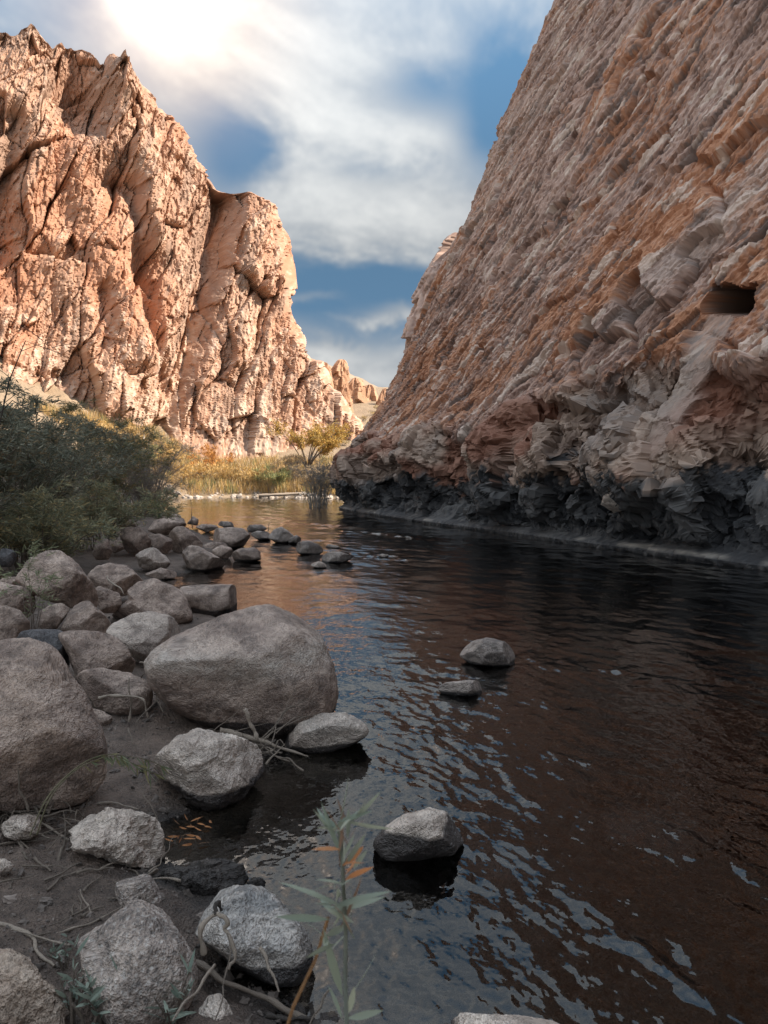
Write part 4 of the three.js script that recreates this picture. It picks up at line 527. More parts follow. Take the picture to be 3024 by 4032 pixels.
// ---------------------------------------------------------------- left cliff: ribs and gullies of sunlit rock above the far bank
const FE = [-11.4, -98], FN = [0.5101, 0.8601], FA = [-0.8601, 0.5101], LEAN = Math.tan(21 * Math.PI / 180);
{
  const rows = []; // along the skyline from the top left down to the foot on the right
  for (let i = 0; i < SKYLINE.length - 1; i++) {
    const [a0, y0] = SKYLINE[i], [a1, y1] = SKYLINE[i + 1], len = Math.abs(y1 - y0) + 0.22 * Math.abs(a1 - a0), n = Math.max(1, Math.round(len / 0.135));
    for (let k = 0; k < n; k++) rows.push([mix(a0, a1, k / n), mix(y0, y1, k / n)]);
  }
  for (let y = SKYLINE[SKYLINE.length - 1][1]; y > 0; y -= 0.2) rows.push([SKYLINE[SKYLINE.length - 1][0] - 0.3, y]);
  const front = 330, wrap = 46, nu = front + wrap, nv = rows.length;
  const pos = new Float32Array(nu * nv * 3), col = new Float32Array(nu * nv * 3);
  const line = (pl, a, y, w) => { const [d] = polyDist(pl, a, y); return Math.exp(-d * d / (w * w)); };
  for (let j = 0; j < nv; j++) for (let i = 0; i < nu; i++) {
    const [aR, yR] = rows[j], k = j * nu + i; let a, back = 0, turn = 0; const rad = 2.4;
    if (i < front) a = mix(46, aR + rad, i / (front - 1));
    else { const t = (i - front + 1) / wrap; if (t < 0.35) { const th = t / 0.35 * Math.PI / 2; a = aR + rad - Math.sin(th) * rad; back = rad - Math.cos(th) * rad; turn = th; } else { a = aR; back = rad + ((t - 0.35) / 0.65) ** 1.5 * 26; turn = Math.PI / 2; } }
    let y = yR; const hgt = y - 3;
    // shape of the face
    let d = 0;
    const wa = 0.9 * noise(a * 0.16, y * 0.16, 1), wy = 0.9 * noise(a * 0.16, y * 0.16, 9);
    const A = a + wa, Y = y + wy, f = back < 3 ? 1 : 0.6;
    d += -4.8 * line(G1, A, Y, 1.5) + 1.2 * line(R5, A, Y, 2.6) - 3.0 * line(G2, A, Y, 1.0) - 2.4 * line(G3, A, Y, 1.3) - 1.6 * line(G4, A, Y, 0.9);
    d += 3.8 * line(R1, A, Y, 2.6) + 3.6 * line(R2, A, Y, 3.2) + 2.2 * line(R3, A, Y, 2.6) + 2.0 * line(R4, A, Y, 2.6);
    { const dx = A - TOWER[0], dy = Y - TOWER[1]; d += 3.4 * Math.exp(-(dx * dx / 7 + dy * dy / 16)); }
    { const dx = A - RECESS[0] - 1.0, dy = Y - RECESS[1] - 2; d -= 4.2 * Math.exp(-(dx * dx / 9 + dy * dy / 26)); }
    // ribs fall steeply to the right
    const u = a * 0.94 + y * 0.34, v = y * 0.94 - a * 0.34, b3 = back * 0.7 * 0.3;
    d += f * (2.6 * cells(u * 0.17 + 0.25 * wa, v * 0.050, 0.5 + b3 * 0.2, 1.5, 201)); const r1 = V.r, e1 = V.e;
    d += f * (1.9 * cells(u * 0.36 + 0.3 * wa, v * 0.105 + 0.1 * wy, 2.5 + b3 * 0.4, 1.3, 221)); const r2 = V.r, e2 = V.e;
    d += f * (0.62 * cells(u * 0.80 + 0.3 * wy, v * 0.25 + a * 0.08, 4.5 + b3, 1.3, 241)); const r3 = V.r, e3 = V.e;
    d += f * (0.30 * cells(u * 2.2 + wa, v * 0.70 - a * 0.25, 6.5 + b3 * 2, 1.7, 261)); const r4 = V.r;
    d += f * (0.14 * cells(u * 4.6, v * 1.9, 8.5 + b3 * 4, 1.6, 281)); const r5 = V.r;
    d += 0.9 * fbm(a * 0.22, y * 0.22, back * 0.2 + 3, 3) + 0.10 * ridged(u * 0.9, v * 0.4, 5, 3);
    d -= 0.6 * (1 - sstep(0, 0.05, e1)) + 0.3 * (1 - sstep(0, 0.04, e2)) + 0.14 * (1 - sstep(0, 0.05, e3));
    d *= sstep(-1, 6, hgt) * 0.82 + 0.18;
    if (turn > 0) { const m = mix(1, 0.45, turn / 1.571); d = Math.max(-1.6, Math.min(1.2, d * m)); }
    const nA = -Math.sin(turn), nF = Math.cos(turn); // outward: front, then round the end
    let lean = hgt * LEAN; lean += 2.2 * Math.exp(-hgt / 5) * -1;
    const pa = a + nA * d, pf = -back - lean + nF * d;
    const notch = 1.7 * Math.exp(-((a - 19.0) ** 2) / 0.8) + 1.3 * Math.exp(-((a - 32) ** 2) / 3) + 0.8 * Math.exp(-((a - 25) ** 2) / 1) + 0.7 * noise(a * 0.9, 3, 3) + 0.4 * noise(a * 2.3, 5, 3);
    y -= notch * sstep(53.5, 58.5, y) + 0.35 * cells(a * 0.8, 0.5 + y * 0.3, back * 0.3, 1, 291) * sstep(4, 8, hgt);
    pos[k * 3] = FE[0] + FA[0] * pa + FN[0] * pf; pos[k * 3 + 1] = y; pos[k * 3 + 2] = FE[1] + FA[1] * pa + FN[1] * pf;
    // colour: orange-tan rock, browner on old faces, whitish where it is freshly broken
    const fine = fbm(a * 2.2, y * 2.2, back + 3, 3), patch = fbm(u * 0.10, v * 0.06, 7.7, 3), streak = fbm(u * 0.9, v * 0.10, 2.7, 3);
    const tone = (r2 - 0.5) * 0.3 + (r3 - 0.5) * 0.45 + (r4 - 0.5) * 0.4 + (r5 - 0.5) * 0.35;
    let c = mix3([0.300, 0.172, 0.115], [0.480, 0.310, 0.222], sat(0.5 + tone + 0.6 * fine));
    c = mix3(c, [0.37, 0.175, 0.100], 0.6 * sstep(0.08, 0.35, patch + 0.3 * (r2 - 0.5)));
    c = mix3(c, [0.235, 0.160, 0.122], 0.65 * sstep(0.02, 0.3, streak - 0.6 * patch));
    c = mix3(c, [0.53, 0.42, 0.34], 0.6 * sstep(0.62, 1.0, r3 * 0.5 + r4 * 0.4 + 0.9 * fine + 0.42 * sstep(30, 6, y) - 0.10));
    col.set(c, k * 3);
  }
  const g = gridGeo(nu, nv, pos, null, col, true); g.deleteAttribute('normal'); // facets stay crisp
  tag(mesh('rock_cliff', g, new THREE.MeshStandardMaterial({ vertexColors: true, roughness: 0.94 })), 'sunlit orange-tan cliff with steep ribs and gullies above the far bank', 'cliff');
}
// ---------------------------------------------------------------- leaves and plants
function leafGeo(bend = 0.15) { // narrow blade along +y, length 1, width 1, folded along its rib
  const g = new THREE.BufferGeometry(), v = [], idx = [], rows = [[0, 0.1], [0.25, 0.85], [0.5, 1], [0.78, 0.62], [1, 0.02]];
  rows.forEach(([t, w]) => { const z = bend * t * t; v.push(-w / 2, t, z + 0.12 * w * 0.1, 0, t, z, w / 2, t, z + 0.12 * w * 0.1); });
  for (let i = 0; i < rows.length - 1; i++) for (let s = 0; s < 2; s++) { const a = i * 3 + s, b = a + 1, c = a + 3, d = c + 1; idx.push(a, b, c, b, d, c); }
  g.setAttribute('position', new THREE.Float32BufferAttribute(v, 3)); g.setIndex(idx); g.computeVertexNormals(); return g;
}
const LEAF = leafGeo(0.16), LEAF_FAR = (() => { const g = new THREE.BufferGeometry(); g.setAttribute('position', new THREE.Float32BufferAttribute([0, 0, 0, -0.5, 0.45, 0.03, 0.5, 0.45, 0.03, 0, 1, 0.12], 3)); g.setIndex([0, 2, 1, 1, 2, 3]); g.computeVertexNormals(); return g; })();
const leafMat = (r, g, b) => new THREE.MeshPhysicalMaterial({ color: new THREE.Color().setRGB(r, g, b), roughness: 0.95, transmission: 0.3, thickness: 0, side: THREE.DoubleSide, specularIntensity: 0.4 });
const LEAFMAT = [leafMat(0.17, 0.20, 0.115), leafMat(0.24, 0.265, 0.16), leafMat(0.27, 0.24, 0.12)], SPRIGMAT = [leafMat(0.24, 0.285, 0.235), leafMat(0.30, 0.345, 0.28), leafMat(0.19, 0.235, 0.19)], RUST = leafMat(0.46, 0.21, 0.09), BROWNLEAF = leafMat(0.20, 0.13, 0.09);
const foliageMat = new THREE.MeshPhysicalMaterial({ color: 0xffffff, roughness: 0.95, transmission: 0.3, thickness: 0, side: THREE.DoubleSide, specularIntensity: 0.3 });
const _m = new THREE.Matrix4(), _q = new THREE.Quaternion(), _q2 = new THREE.Quaternion(), _Y = new THREE.Vector3(0, 1, 0), _s = new THREE.Vector3(), _c = new THREE.Color();
function leafMatrix(p, dir, len, w, spin) { _q.setFromUnitVectors(_Y, dir); _q2.setFromAxisAngle(_Y, spin); _q.multiply(_q2); return _m.compose(p, _q, _s.set(w, len, len)); }
function leafMesh(name, p, dir, len, w, mat, parent, r) { const o = mesh(name, LEAF, mat, parent); leafMatrix(p, dir, len, w, r() * 6.28); o.applyMatrix4(_m); return o; }
const vec = (x, y, z) => new THREE.Vector3(x, y, z);
// shrub: stems fanning from the foot, side twigs, narrow leaves along them
function shrub(name, label, category, grp, [x, y, z], o) {
  const r = rng(o.seed), g = group(name, x, y, z), geos = [], spots = [];
  for (let i = 0; i < o.stems; i++) {
    const a = r() * 6.283, e = Math.pow(r(), 0.6), sp = o.radius * e, h = o.height * (0.55 + 0.45 * r()) * (1 - 0.25 * e * e), b = vec((r() - 0.5) * o.foot, -0.15, (r() - 0.5) * o.foot);
    const tip = vec(b.x + Math.cos(a) * sp, h, b.z + Math.sin(a) * sp), mid = vec(b.x + Math.cos(a) * sp * 0.35 + (r() - 0.5) * 0.2, h * 0.58, b.z + Math.sin(a) * sp * 0.35);
    const droop = vec(tip.x + Math.cos(a) * o.droop, tip.y - o.droop * 0.5, tip.z + Math.sin(a) * o.droop);
    const pts = [b, mid, tip, droop], cv = new THREE.CatmullRomCurve3(pts); geos.push(tube(pts, o.thick, o.thick * 0.25, 7, 4));
    for (let k = 0; k < o.twigs; k++) {
      const t = 0.22 + 0.74 * r(), p = cv.getPoint(t), tl = o.twig * (0.5 + r()) * (1.1 - 0.5 * t), aa = r() * 6.283, dir = vec(Math.cos(aa), 0.7 * (r() - 0.15) + 0.25, Math.sin(aa)).normalize();
      const q = p.clone().addScaledVector(dir, tl); q.y -= 0.12 * tl; const pm = p.clone().lerp(q, 0.5); pm.y += 0.06 * tl; geos.push(tube([p, pm, q], o.thick * 0.32, o.thick * 0.12, 3, 3)); spots.push([p, pm, q]);
    }
    spots.push([mid, cv.getPoint(0.8), droop]);
  }
  mesh('stems', mergeGeometries(geos), o.wood, g);
  if (o.leaves) {
    const im = new THREE.InstancedMesh(o.far ? LEAF_FAR : LEAF, foliageMat, o.leaves); im.name = 'foliage'; im.userData.kind = 'stuff'; im.castShadow = im.receiveShadow = true;
    for (let k = 0; k < o.leaves; k++) {
      const [p, pm, q] = spots[Math.floor(r() * spots.length)], t = r(), at = t < 0.5 ? p.clone().lerp(pm, t * 2) : pm.clone().lerp(q, t * 2 - 1), ax = q.clone().sub(p).normalize();
      at.x += (r() - 0.5) * o.fuzz; at.y += (r() - 0.5) * o.fuzz; at.z += (r() - 0.5) * o.fuzz;
      const d = vec(ax.x + (r() - 0.5) * 1.7, ax.y + (r() - 0.5) * 1.5 + (o.rise ?? -0.1), ax.z + (r() - 0.5) * 1.7).normalize(), len = o.leaf * (0.55 + 0.8 * r());
      im.setMatrixAt(k, leafMatrix(at, d, len, o.leafW * (0.7 + 0.6 * r()), r() * 6.28));
      const c = o.colors[Math.floor(Math.pow(r(), 1.3) * o.colors.length)], f = 0.9 + 0.55 * r(); im.setColorAt(k, _c.setRGB(c[0] * f, c[1] * f, c[2] * f));
    }
    g.add(im);
  }
  return tag(g, label, category, grp);
}
// ---------------------------------------------------------------- boulders
const KINDS = { // dry light, dry dark, size of the blotches
  taupe: [[0.56, 0.430, 0.355], [0.245, 0.178, 0.146]], pale: [[0.78, 0.665, 0.57], [0.52, 0.420, 0.355]], pale2: [[0.65, 0.54, 0.46], [0.42, 0.338, 0.29]],
  granite: [[0.52, 0.425, 0.365], [0.27, 0.218, 0.190]], whitegranite: [[0.74, 0.66, 0.59], [0.34, 0.315, 0.295]], mud: [[0.120, 0.100, 0.088], [0.050, 0.043, 0.040]],
  ochre: [[0.500, 0.395, 0.315], [0.320, 0.225, 0.170]], dark: [[0.170, 0.160, 0.162], [0.095, 0.092, 0.097]], darktaupe: [[0.42, 0.350, 0.305], [0.20, 0.165, 0.148]],
};
const rockMat = new THREE.MeshStandardMaterial({ vertexColors: true, roughness: 0.86, map: grains(1.4), bumpMap: aniso(1.4), bumpScale: 0.030 });
const rockMatFar = new THREE.MeshStandardMaterial({ vertexColors: true, roughness: 0.88, map: grains(0.7), bumpMap: aniso(0.7), bumpScale: 0.03 });
const wetMat = new THREE.MeshStandardMaterial({ vertexColors: true, roughness: 0.55, map: grains(1.4), bumpMap: aniso(1.4), bumpScale: 0.026 });
// a rounded block: a ball whose outline across the line (right, up) follows poly, cut by a few planes and roughened
function boulderGeo(rec, seed) {
  const N = Math.max(10, Math.min(92, Math.round(rec.px * 0.52))), poly = rec.poly, n = 96, R = new Float32Array(n); let mean = 0;
  for (let i = 0; i < n; i++) { // radius of the outline at each angle
    const th = i / n * Math.PI * 2, cx = Math.cos(th), cy = Math.sin(th); let best = 0.02;
    for (let j = 0; j < poly.length; j++) {
      const [ax, ay] = poly[j], [bx, by] = poly[(j + 1) % poly.length], ex = bx - ax, ey = by - ay, den = cx * ey - cy * ex; if (Math.abs(den) < 1e-9) continue;
      const t = (ax * ey - ay * ex) / den, w = (ax * cy - ay * cx) / den; if (t > 0 && w >= -1e-6 && w <= 1.000001) best = Math.max(best, t);
    }
    R[i] = best; mean += best / n;
  }
  const soft = Array.from(R, (_, i) => 0.5 * R[i] + 0.25 * (R[(i + 1) % n] + R[(i + n - 1) % n]));
  const rad = (th) => { const f = (th / (2 * Math.PI) + 1) % 1 * n, i = Math.floor(f) % n; return mix(soft[i], soft[(i + 1) % n], f - Math.floor(f)); };
  const d = new THREE.Vector3(...rec.d), right = new THREE.Vector3().crossVectors(d, new THREE.Vector3(0, 1, 0)).normalize(), up = new THREE.Vector3().crossVectors(right, d);
  const size = mean * 2, rnd = rng(seed), cuts = [];
  const nc = Math.round(3 + rec.rough * 3);
  for (let i = 0; i < nc; i++) { const a = rnd() * 6.283, e = rnd() * 1.1 + 0.15; cuts.push([Math.cos(a) * Math.cos(e), Math.sin(a) * Math.cos(e), -Math.sin(e), 0.70 + 0.2 * rnd()]); }
  const verts = [], uv = [], idx = [], colr = [], pal = KINDS[rec.kind];
  const so = seed * 1.37; let v0 = 0;
  for (let face = 0; face < 6; face++) {
    for (let j = 0; j <= N; j++) for (let i = 0; i <= N; i++) {
      const a = Math.tan((i / N * 2 - 1) * Math.PI / 4), b = Math.tan((j / N * 2 - 1) * Math.PI / 4);
      let p = [[1, a, b], [-1, a, -b], [a, 1, -b], [a, -1, b], [a, b, 1], [-a, b, -1]][face]; const l = Math.hypot(...p); p = p.map((q) => q / l);
      const rho = Math.hypot(p[0], p[1]), th = Math.atan2(p[1], p[0]), rr = mix(mean, rad(th), sstep(0.05, 0.85, rho));
      // squarer than a ball
      const sq = 1 / Math.pow(Math.abs(p[2]) ** 2.6 + rho ** 2.6, 1 / 2.6); let x = p[0] * rr * mix(1, sq, 0.9), y = p[1] * rr * mix(1, sq, 0.9), z = p[2] * rec.half * sq;
      for (const [nx, ny, nz, lim] of cuts) { const q = nx * x / mean + ny * y / mean + nz * z / rec.half - lim; if (q > 0) { const s = q * q / (q + 0.06); x -= nx * s * mean; y -= ny * s * mean; z -= nz * s * rec.half; } }
      // hollows, ledges and pits
      const wx = x / size, wy = y / size, wz = z / size; let disp = 0.050 * fbm(wx * 1.7 + so, wy * 1.7, wz * 1.7, 3) + Math.max(0, rec.rough - 0.95) * 0.06 * cells(wx * 3.2 + so, wy * 3.2 + 4, wz * 3.2, 1.4, 401) + 0.022 * fbm(wx * 4.4 + so, wy * 5.2, wz * 4.4, 3);
      disp += Math.max(0, rec.rough - 0.95) * 0.03 * cells(wx * 8 + so, wy * 9, wz * 8, 1.4, 421); const tone8 = V.r;
      disp *= size; const gx = x * 1 + so * 3; disp += 0.016 * rec.rough * fbm(gx * 11, y * 11, z * 11, 3) + 0.0055 * fbm(gx * 40, y * 45, z * 45, 2);
      if (rec.rough > 1.25) disp += 0.02 * rec.rough * size * ridged(wx * 4 + so, wy * 5, wz * 4, 3) * 0.5;
      x += p[0] * disp; y += p[1] * disp; z += p[2] * disp;
      const X = rec.c[0] + right.x * x + up.x * y + d.x * z, Y = rec.c[1] + right.y * x + up.y * y + d.y * z, Z = rec.c[2] + right.z * x + up.z * y + d.z * z;
      verts.push(X, Y, Z); const ax = face >> 1; uv.push(ax === 0 ? z : x, ax === 1 ? z : y);
      // colour: blotches, pits, grains, a wet dark foot with a ragged edge where the rock stands in water
      const big = fbm(X * 2.1 + so, Y * 2.6, Z * 2.1, 4), mid = fbm(X * 9 + so, Y * 12, Z * 9, 3);
      let c = mix3(pal[1], pal[0], sat(0.52 + 1.5 * big + 0.85 * mid + 0.25 * (tone8 - 0.5)));
      { const vein = ridged(X * 2.6 + so, Y * 4.2 + X * 0.8, Z * 2.6, 3); c = mix3(c, pal[1].map((q) => q * 0.6), 0.5 * sstep(0.62, 0.88, vein)); }
      if (rec.kind === 'granite' || rec.kind === 'whitegranite') { const sp = noise(X * 70, Y * 70, Z * 70); if (sp > 0.28) c = mix3(c, [0.10, 0.10, 0.10], 0.5); else if (sp < -0.30) c = mix3(c, [0.62, 0.58, 0.54], 0.5); }
      if (rec.kind === 'whitegranite') c = mix3(c, [0.17, 0.175, 0.18], 0.75 * sstep(0.02, 0.30, big + 0.7 * mid + (Y > 0.26 ? 0.2 : -0.05)));
      if (rec.band) { const q = Y - rec.band[0] - 0.07 * noise(X * 1.5, 3, Z * 1.5); c = mix3(c, [0.50, 0.43, 0.375], rec.band[2] * Math.exp(-q * q / (rec.band[1] ** 2)) * sat(0.75 + mid)); }
      const wl = rec.wet + 0.03 * big * 2 + 0.018 * mid, w = rec.wet > 0 ? sstep(wl + 0.012, wl - 0.012, Y) : sstep(0.03, 0.0, Y + 0.02 * mid);
      c = [mix(c[0], c[0] * 0.13 + 0.003, w), mix(c[1], c[1] * 0.13 + 0.003, w), mix(c[2], c[2] * 0.14 + 0.003, w)];
      colr.push(...c);
    }
    for (let j = 0; j < N; j++) for (let i = 0; i < N; i++) { const a = v0 + j * (N + 1) + i, b = a + 1, c = a + N + 1, e = c + 1; idx.push(a, c, b, b, c, e); }
    v0 += (N + 1) * (N + 1);
  }
  const g = new THREE.BufferGeometry(); g.setAttribute('position', new THREE.Float32BufferAttribute(verts, 3)); g.setAttribute('uv', new THREE.Float32BufferAttribute(uv, 2)); g.setAttribute('color', new THREE.Float32BufferAttribute(colr, 3));
  g.setIndex(idx); weldNormals(g); return g;
}
function weldNormals(g) { // smooth normals across the seams of the six patches
  g.computeVertexNormals(); const p = g.attributes.position.array, nn = g.attributes.normal.array, map = new Map();
  for (let i = 0; i < p.length / 3; i++) { const k = `${Math.round(p[i * 3] * 2e4)},${Math.round(p[i * 3 + 1] * 2e4)},${Math.round(p[i * 3 + 2] * 2e4)}`; const l = map.get(k); l ? l.push(i) : map.set(k, [i]); }
  for (const l of map.values()) if (l.length > 1) { let x = 0, y = 0, z = 0; for (const i of l) { x += nn[i * 3]; y += nn[i * 3 + 1]; z += nn[i * 3 + 2]; } const q = Math.hypot(x, y, z) || 1; for (const i of l) { nn[i * 3] = x / q; nn[i * 3 + 1] = y / q; nn[i * 3 + 2] = z / q; } }
}
{
  const extra = { A: { band: [0.60, 0.11, 1.0] }, D: { band: [0.17, 0.05, 0.8] }, C: { band: [0.20, 0.05, 0.4] } };
  ROCKS.forEach((rec, i) => {
    Object.assign(rec, extra[rec.id]);
    const g = boulderGeo(rec, 17 + i * 7), far = Math.hypot(rec.c[0], rec.c[2]) > 9;
    // geometry about the boulder's own foot
    g.translate(-rec.c[0], -rec.c[1], -rec.c[2]);
    const name = /stone/.test(rec.label) && !/boulder/.test(rec.label.split(' ').slice(0, 5).join(' ')) ? 'stone' : /(slab|block|rock)\b/.test(rec.label.split(' ').slice(0, 5).join(' ')) ? 'rock' : 'boulder';
    const o = mesh(name, g, rec.wet ? wetMat : far ? rockMatFar : rockMat); o.position.set(...rec.c);
    tag(o, rec.label, name, rec.group);
  });
}

// ---------------------------------------------------------------- driftwood
const woodN = tileNoise(256, [[6, 0.5, 8], [14, 0.5, 6], [40, 0.5, 3]], 21), woodBump = texOf(256, (i) => grey(0.5 + 0.25 * woodN[i])), woodCol = texOf(256, (i) => grey(0.82 + 0.12 * woodN[i]), { srgb: true });
const wood = (r, g, b) => new THREE.MeshStandardMaterial({ color: new THREE.Color().setRGB(r, g, b), roughness: 0.85, map: woodCol, bumpMap: woodBump, bumpScale: 0.004 });
const WOOD = { pale: wood(0.47, 0.385, 0.31), dead: wood(0.27, 0.215, 0.17), dark: wood(0.085, 0.07, 0.06), green: wood(0.26, 0.23, 0.13), orange: wood(0.42, 0.22, 0.09), grey: wood(0.40, 0.37, 0.34) };
WOOD.sage = wood(0.27, 0.30, 0.245);
const POSTMAT = new THREE.MeshStandardMaterial({ color: new THREE.Color().setRGB(0.8, 0.78, 0.74), roughness: 0.6 });
const lib = rng(99);
STICKS.forEach((s, i) => {
  const pts = s.p.map((p) => new THREE.Vector3(p[0], Math.max(p[1], ground(p[0], p[2]) + s.r0 * 0.5), p[2])), c = pts[0].clone(); pts.forEach((p) => p.sub(c));
  const knots = []; // a few kinks along the way
  pts.forEach((p, k) => { knots.push(p); if (k < pts.length - 1) { const len = p.distanceTo(pts[k + 1]), q = p.clone().lerp(pts[k + 1], 0.4 + 0.2 * lib()), j = Math.min(0.03, len * 0.10); q.x += (lib() - 0.5) * j * 2; q.y += (lib() - 0.3) * j; q.z += (lib() - 0.5) * j * 2; knots.push(q); } });
  const g = tube(s.n === 'willow_shoot' ? pts : knots, s.r0 * 0.8, s.r1 * 0.6, Math.max(10, knots.length * 4), 7, 0.30, i + 1);
  const shoot = s.n === 'willow_shoot', root = shoot ? group(s.n, c.x, c.y, c.z) : null;
  const o = mesh(shoot ? 'stem' : s.n, g, WOOD[s.k], root ?? scene); if (!shoot) o.position.copy(c);
  const cat = { twig: 'twig', willow_shoot: 'shoot', twisted_root: 'root', root: 'root', root_stub: 'root', dead_stalk: 'stalk', thin_stalk: 'stalk', thin_shoot: 'shoot', dry_shoot: 'stem' }[s.n] ?? 'driftwood';
  const many = STICKS.filter((q) => q.l === s.l).length > 1;
  tag(root ?? o, s.l, cat, many ? s.l.replace(/^(thin dead|short dead|bleached|loose dead|dark drowned) (twig|stick)/, 'twigs') : null);
  if (shoot) { // narrow leaves along the outer half
    const curve = new THREE.CatmullRomCurve3(pts);
    for (let k = 0; k < 34; k++) { const t = 0.45 + 0.55 * lib(), p = curve.getPointAt(t), tg = curve.getTangentAt(t);
      const dir = new THREE.Vector3(tg.x + (lib() - 0.5) * 1.6, tg.y - 0.1 - lib() * 1.3, tg.z + (lib() - 0.5) * 1.6).normalize(); leafMesh('leaf', p, dir, 0.05 + 0.05 * lib(), 0.010, LEAFMAT[k % 3], root, lib); }
  }
});
{ // the heap of twigs washed against the huge boulder, and the tangle beside the largest one
  const r = rng(777), heap = (n, x0, x1, z0, z1, lift, label, grp) => { for (let k = 0; k < n; k++) {
    const x = mix(x0, x1, r()), z = mix(z0, z1, r()), a = r() * 6.28, l = 0.10 + 0.22 * r(), y = Math.max(0.02, ground(x, z)), pts = []; for (let q = 0; q < 5; q++) { const t = q / 4 - 0.5; pts.push(vec(Math.cos(a) * t * l + (r() - 0.5) * 0.02, 0.01 + lift * r() * (0.4 + t), Math.sin(a) * t * l + (r() - 0.5) * 0.02)); }
    const o = mesh('twig', tube(pts, 0.0045 + 0.004 * r(), 0.002, 12, 6, 0.3, k), k % 3 ? WOOD.dead : WOOD.pale); o.position.set(x, y, z); tag(o, label, 'twig', grp); } };
  heap(30, -2.05, -1.45, -4.05, -3.72, 0.12, 'bleached twig in the heap at the foot of the huge brown boulder', 'twigs in the heap at the foot of the huge brown boulder');
  heap(16, -0.95, -0.62, -5.25, -4.95, 0.16, 'thin dead twig in the flood tangle between the largest boulder and the oval stone', 'twigs in the flood tangle between the largest boulder and the oval stone');
  heap(22, -1.9, -0.95, -3.6, -2.8, 0.03, 'loose dead twig lying on the open brown mud', 'twigs lying on the open brown mud');
}
// ---------------------------------------------------------------- willows of the near bank
const at = (x, z) => [x, ground(x, z), z];
const WILLOW = { stems: 34, radius: 1.15, height: 3.0, foot: 0.8, droop: 0.35, thick: 0.016, twigs: 9, twig: 0.55, leaves: 15000, leaf: 0.115, leafW: 0.016, fuzz: 0.14, wood: WOOD.dead, colors: [[0.145, 0.155, 0.115], [0.195, 0.20, 0.155], [0.100, 0.108, 0.080], [0.29, 0.29, 0.22], [0.27, 0.205, 0.12]] };
const wl = (k, label, x, z, o) => shrub('willow_shrub', label, 'willow', 'willows along the near bank', at(x, z), { ...WILLOW, seed: 700 + k, ...o });
wl(1, 'dense grey-green willow above the dark boulder, touching the picture edge', -6.9, -12.6, { height: 3.3, radius: 1.5, leaves: 19000 });
wl(2, 'tall grey-green willow overhanging the long sloping slab', -7.0, -15.0, { height: 3.5, radius: 1.5, leaves: 19000 });
wl(3, 'rounded grey-green willow in the middle of the thicket', -8.3, -19.0, { height: 3.6, radius: 1.7, leaves: 17000 });
wl(4, 'dark green willow with rust-tinged top toward the pale shrub', -8.8, -24.5, { height: 4.0, radius: 1.9, leaves: 15000, colors: [[0.13, 0.145, 0.085], [0.19, 0.18, 0.09], [0.29, 0.19, 0.08], [0.11, 0.125, 0.08]] });
wl(5, 'low olive willow spilling over the boulders at the foot of the thicket', -6.1, -13.6, { height: 1.5, radius: 1.2, leaves: 13000, stems: 28, colors: [[0.23, 0.235, 0.15], [0.31, 0.285, 0.17], [0.35, 0.275, 0.14], [0.17, 0.185, 0.12]] });
wl(6, 'low olive willow between the thicket and the piled boulders', -6.6, -17.6, { height: 1.6, radius: 1.3, leaves: 11000, stems: 26, colors: [[0.23, 0.235, 0.15], [0.30, 0.275, 0.16], [0.33, 0.25, 0.13], [0.17, 0.185, 0.12]] });
wl(7, 'willow at the back of the thicket below the sunlit slope', -12.6, -21.5, { height: 3.6, radius: 1.9, leaves: 12000 });
wl(8, 'willow bush growing by the rounded boulder near the far water', -11.3, -31.0, { height: 3.9, radius: 2.0, leaves: 12000, colors: [[0.15, 0.155, 0.11], [0.21, 0.195, 0.13], [0.28, 0.20, 0.12]] });
const small = { stems: 9, radius: 0.28, height: 0.75, foot: 0.12, droop: 0.1, thick: 0.005, twigs: 4, twig: 0.16, leaves: 330, leaf: 0.075, leafW: 0.010, fuzz: 0.04, wood: WOOD.dead };
shrub('willow_sapling', 'small leggy willow sapling growing between the bank boulders', 'sapling', null, [-3.45, 0.34, -7.55], { ...small, seed: 801, height: 0.95, colors: [[0.17, 0.19, 0.11], [0.24, 0.25, 0.15]] });
shrub('weed_tuft', 'small green weed tuft at the foot of the rounded boulder', 'weed', null, [-8.6, 0.25, -29.4], { ...small, seed: 802, height: 0.8, radius: 0.5, stems: 16, leaves: 700, leaf: 0.16, leafW: 0.03, colors: [[0.10, 0.14, 0.07], [0.15, 0.18, 0.09]] });
// pale leafless shrub at the end of the thicket, and the bare branches over the willow
const BARE = { leaves: 0, far: true, wood: WOOD.grey };
shrub('twiggy_shrub', 'pale leafless twiggy shrub beyond the end of the willow thicket', 'shrub', null, at(-12.9, -41.5), { ...BARE, seed: 811, stems: 90, radius: 2.6, height: 4.6, foot: 1.6, droop: 0.5, thick: 0.022, twigs: 26, twig: 0.9 });
shrub('twiggy_shrub', 'brown leafless shrub hanging over the water at the end of the thicket', 'shrub', null, at(-11.0, -36), { ...BARE, seed: 812, stems: 60, radius: 2.0, height: 2.6, foot: 1.2, droop: 0.6, thick: 0.02, twigs: 22, twig: 0.8, wood: WOOD.dead });
shrub('bare_sapling', 'bare branching sapling reaching above the willow at the picture edge', 'sapling', null, at(-6.4, -11.6), { ...BARE, seed: 813, stems: 7, radius: 1.3, height: 4.3, foot: 0.5, droop: 0.5, thick: 0.022, twigs: 7, twig: 0.8, wood: WOOD.dark });
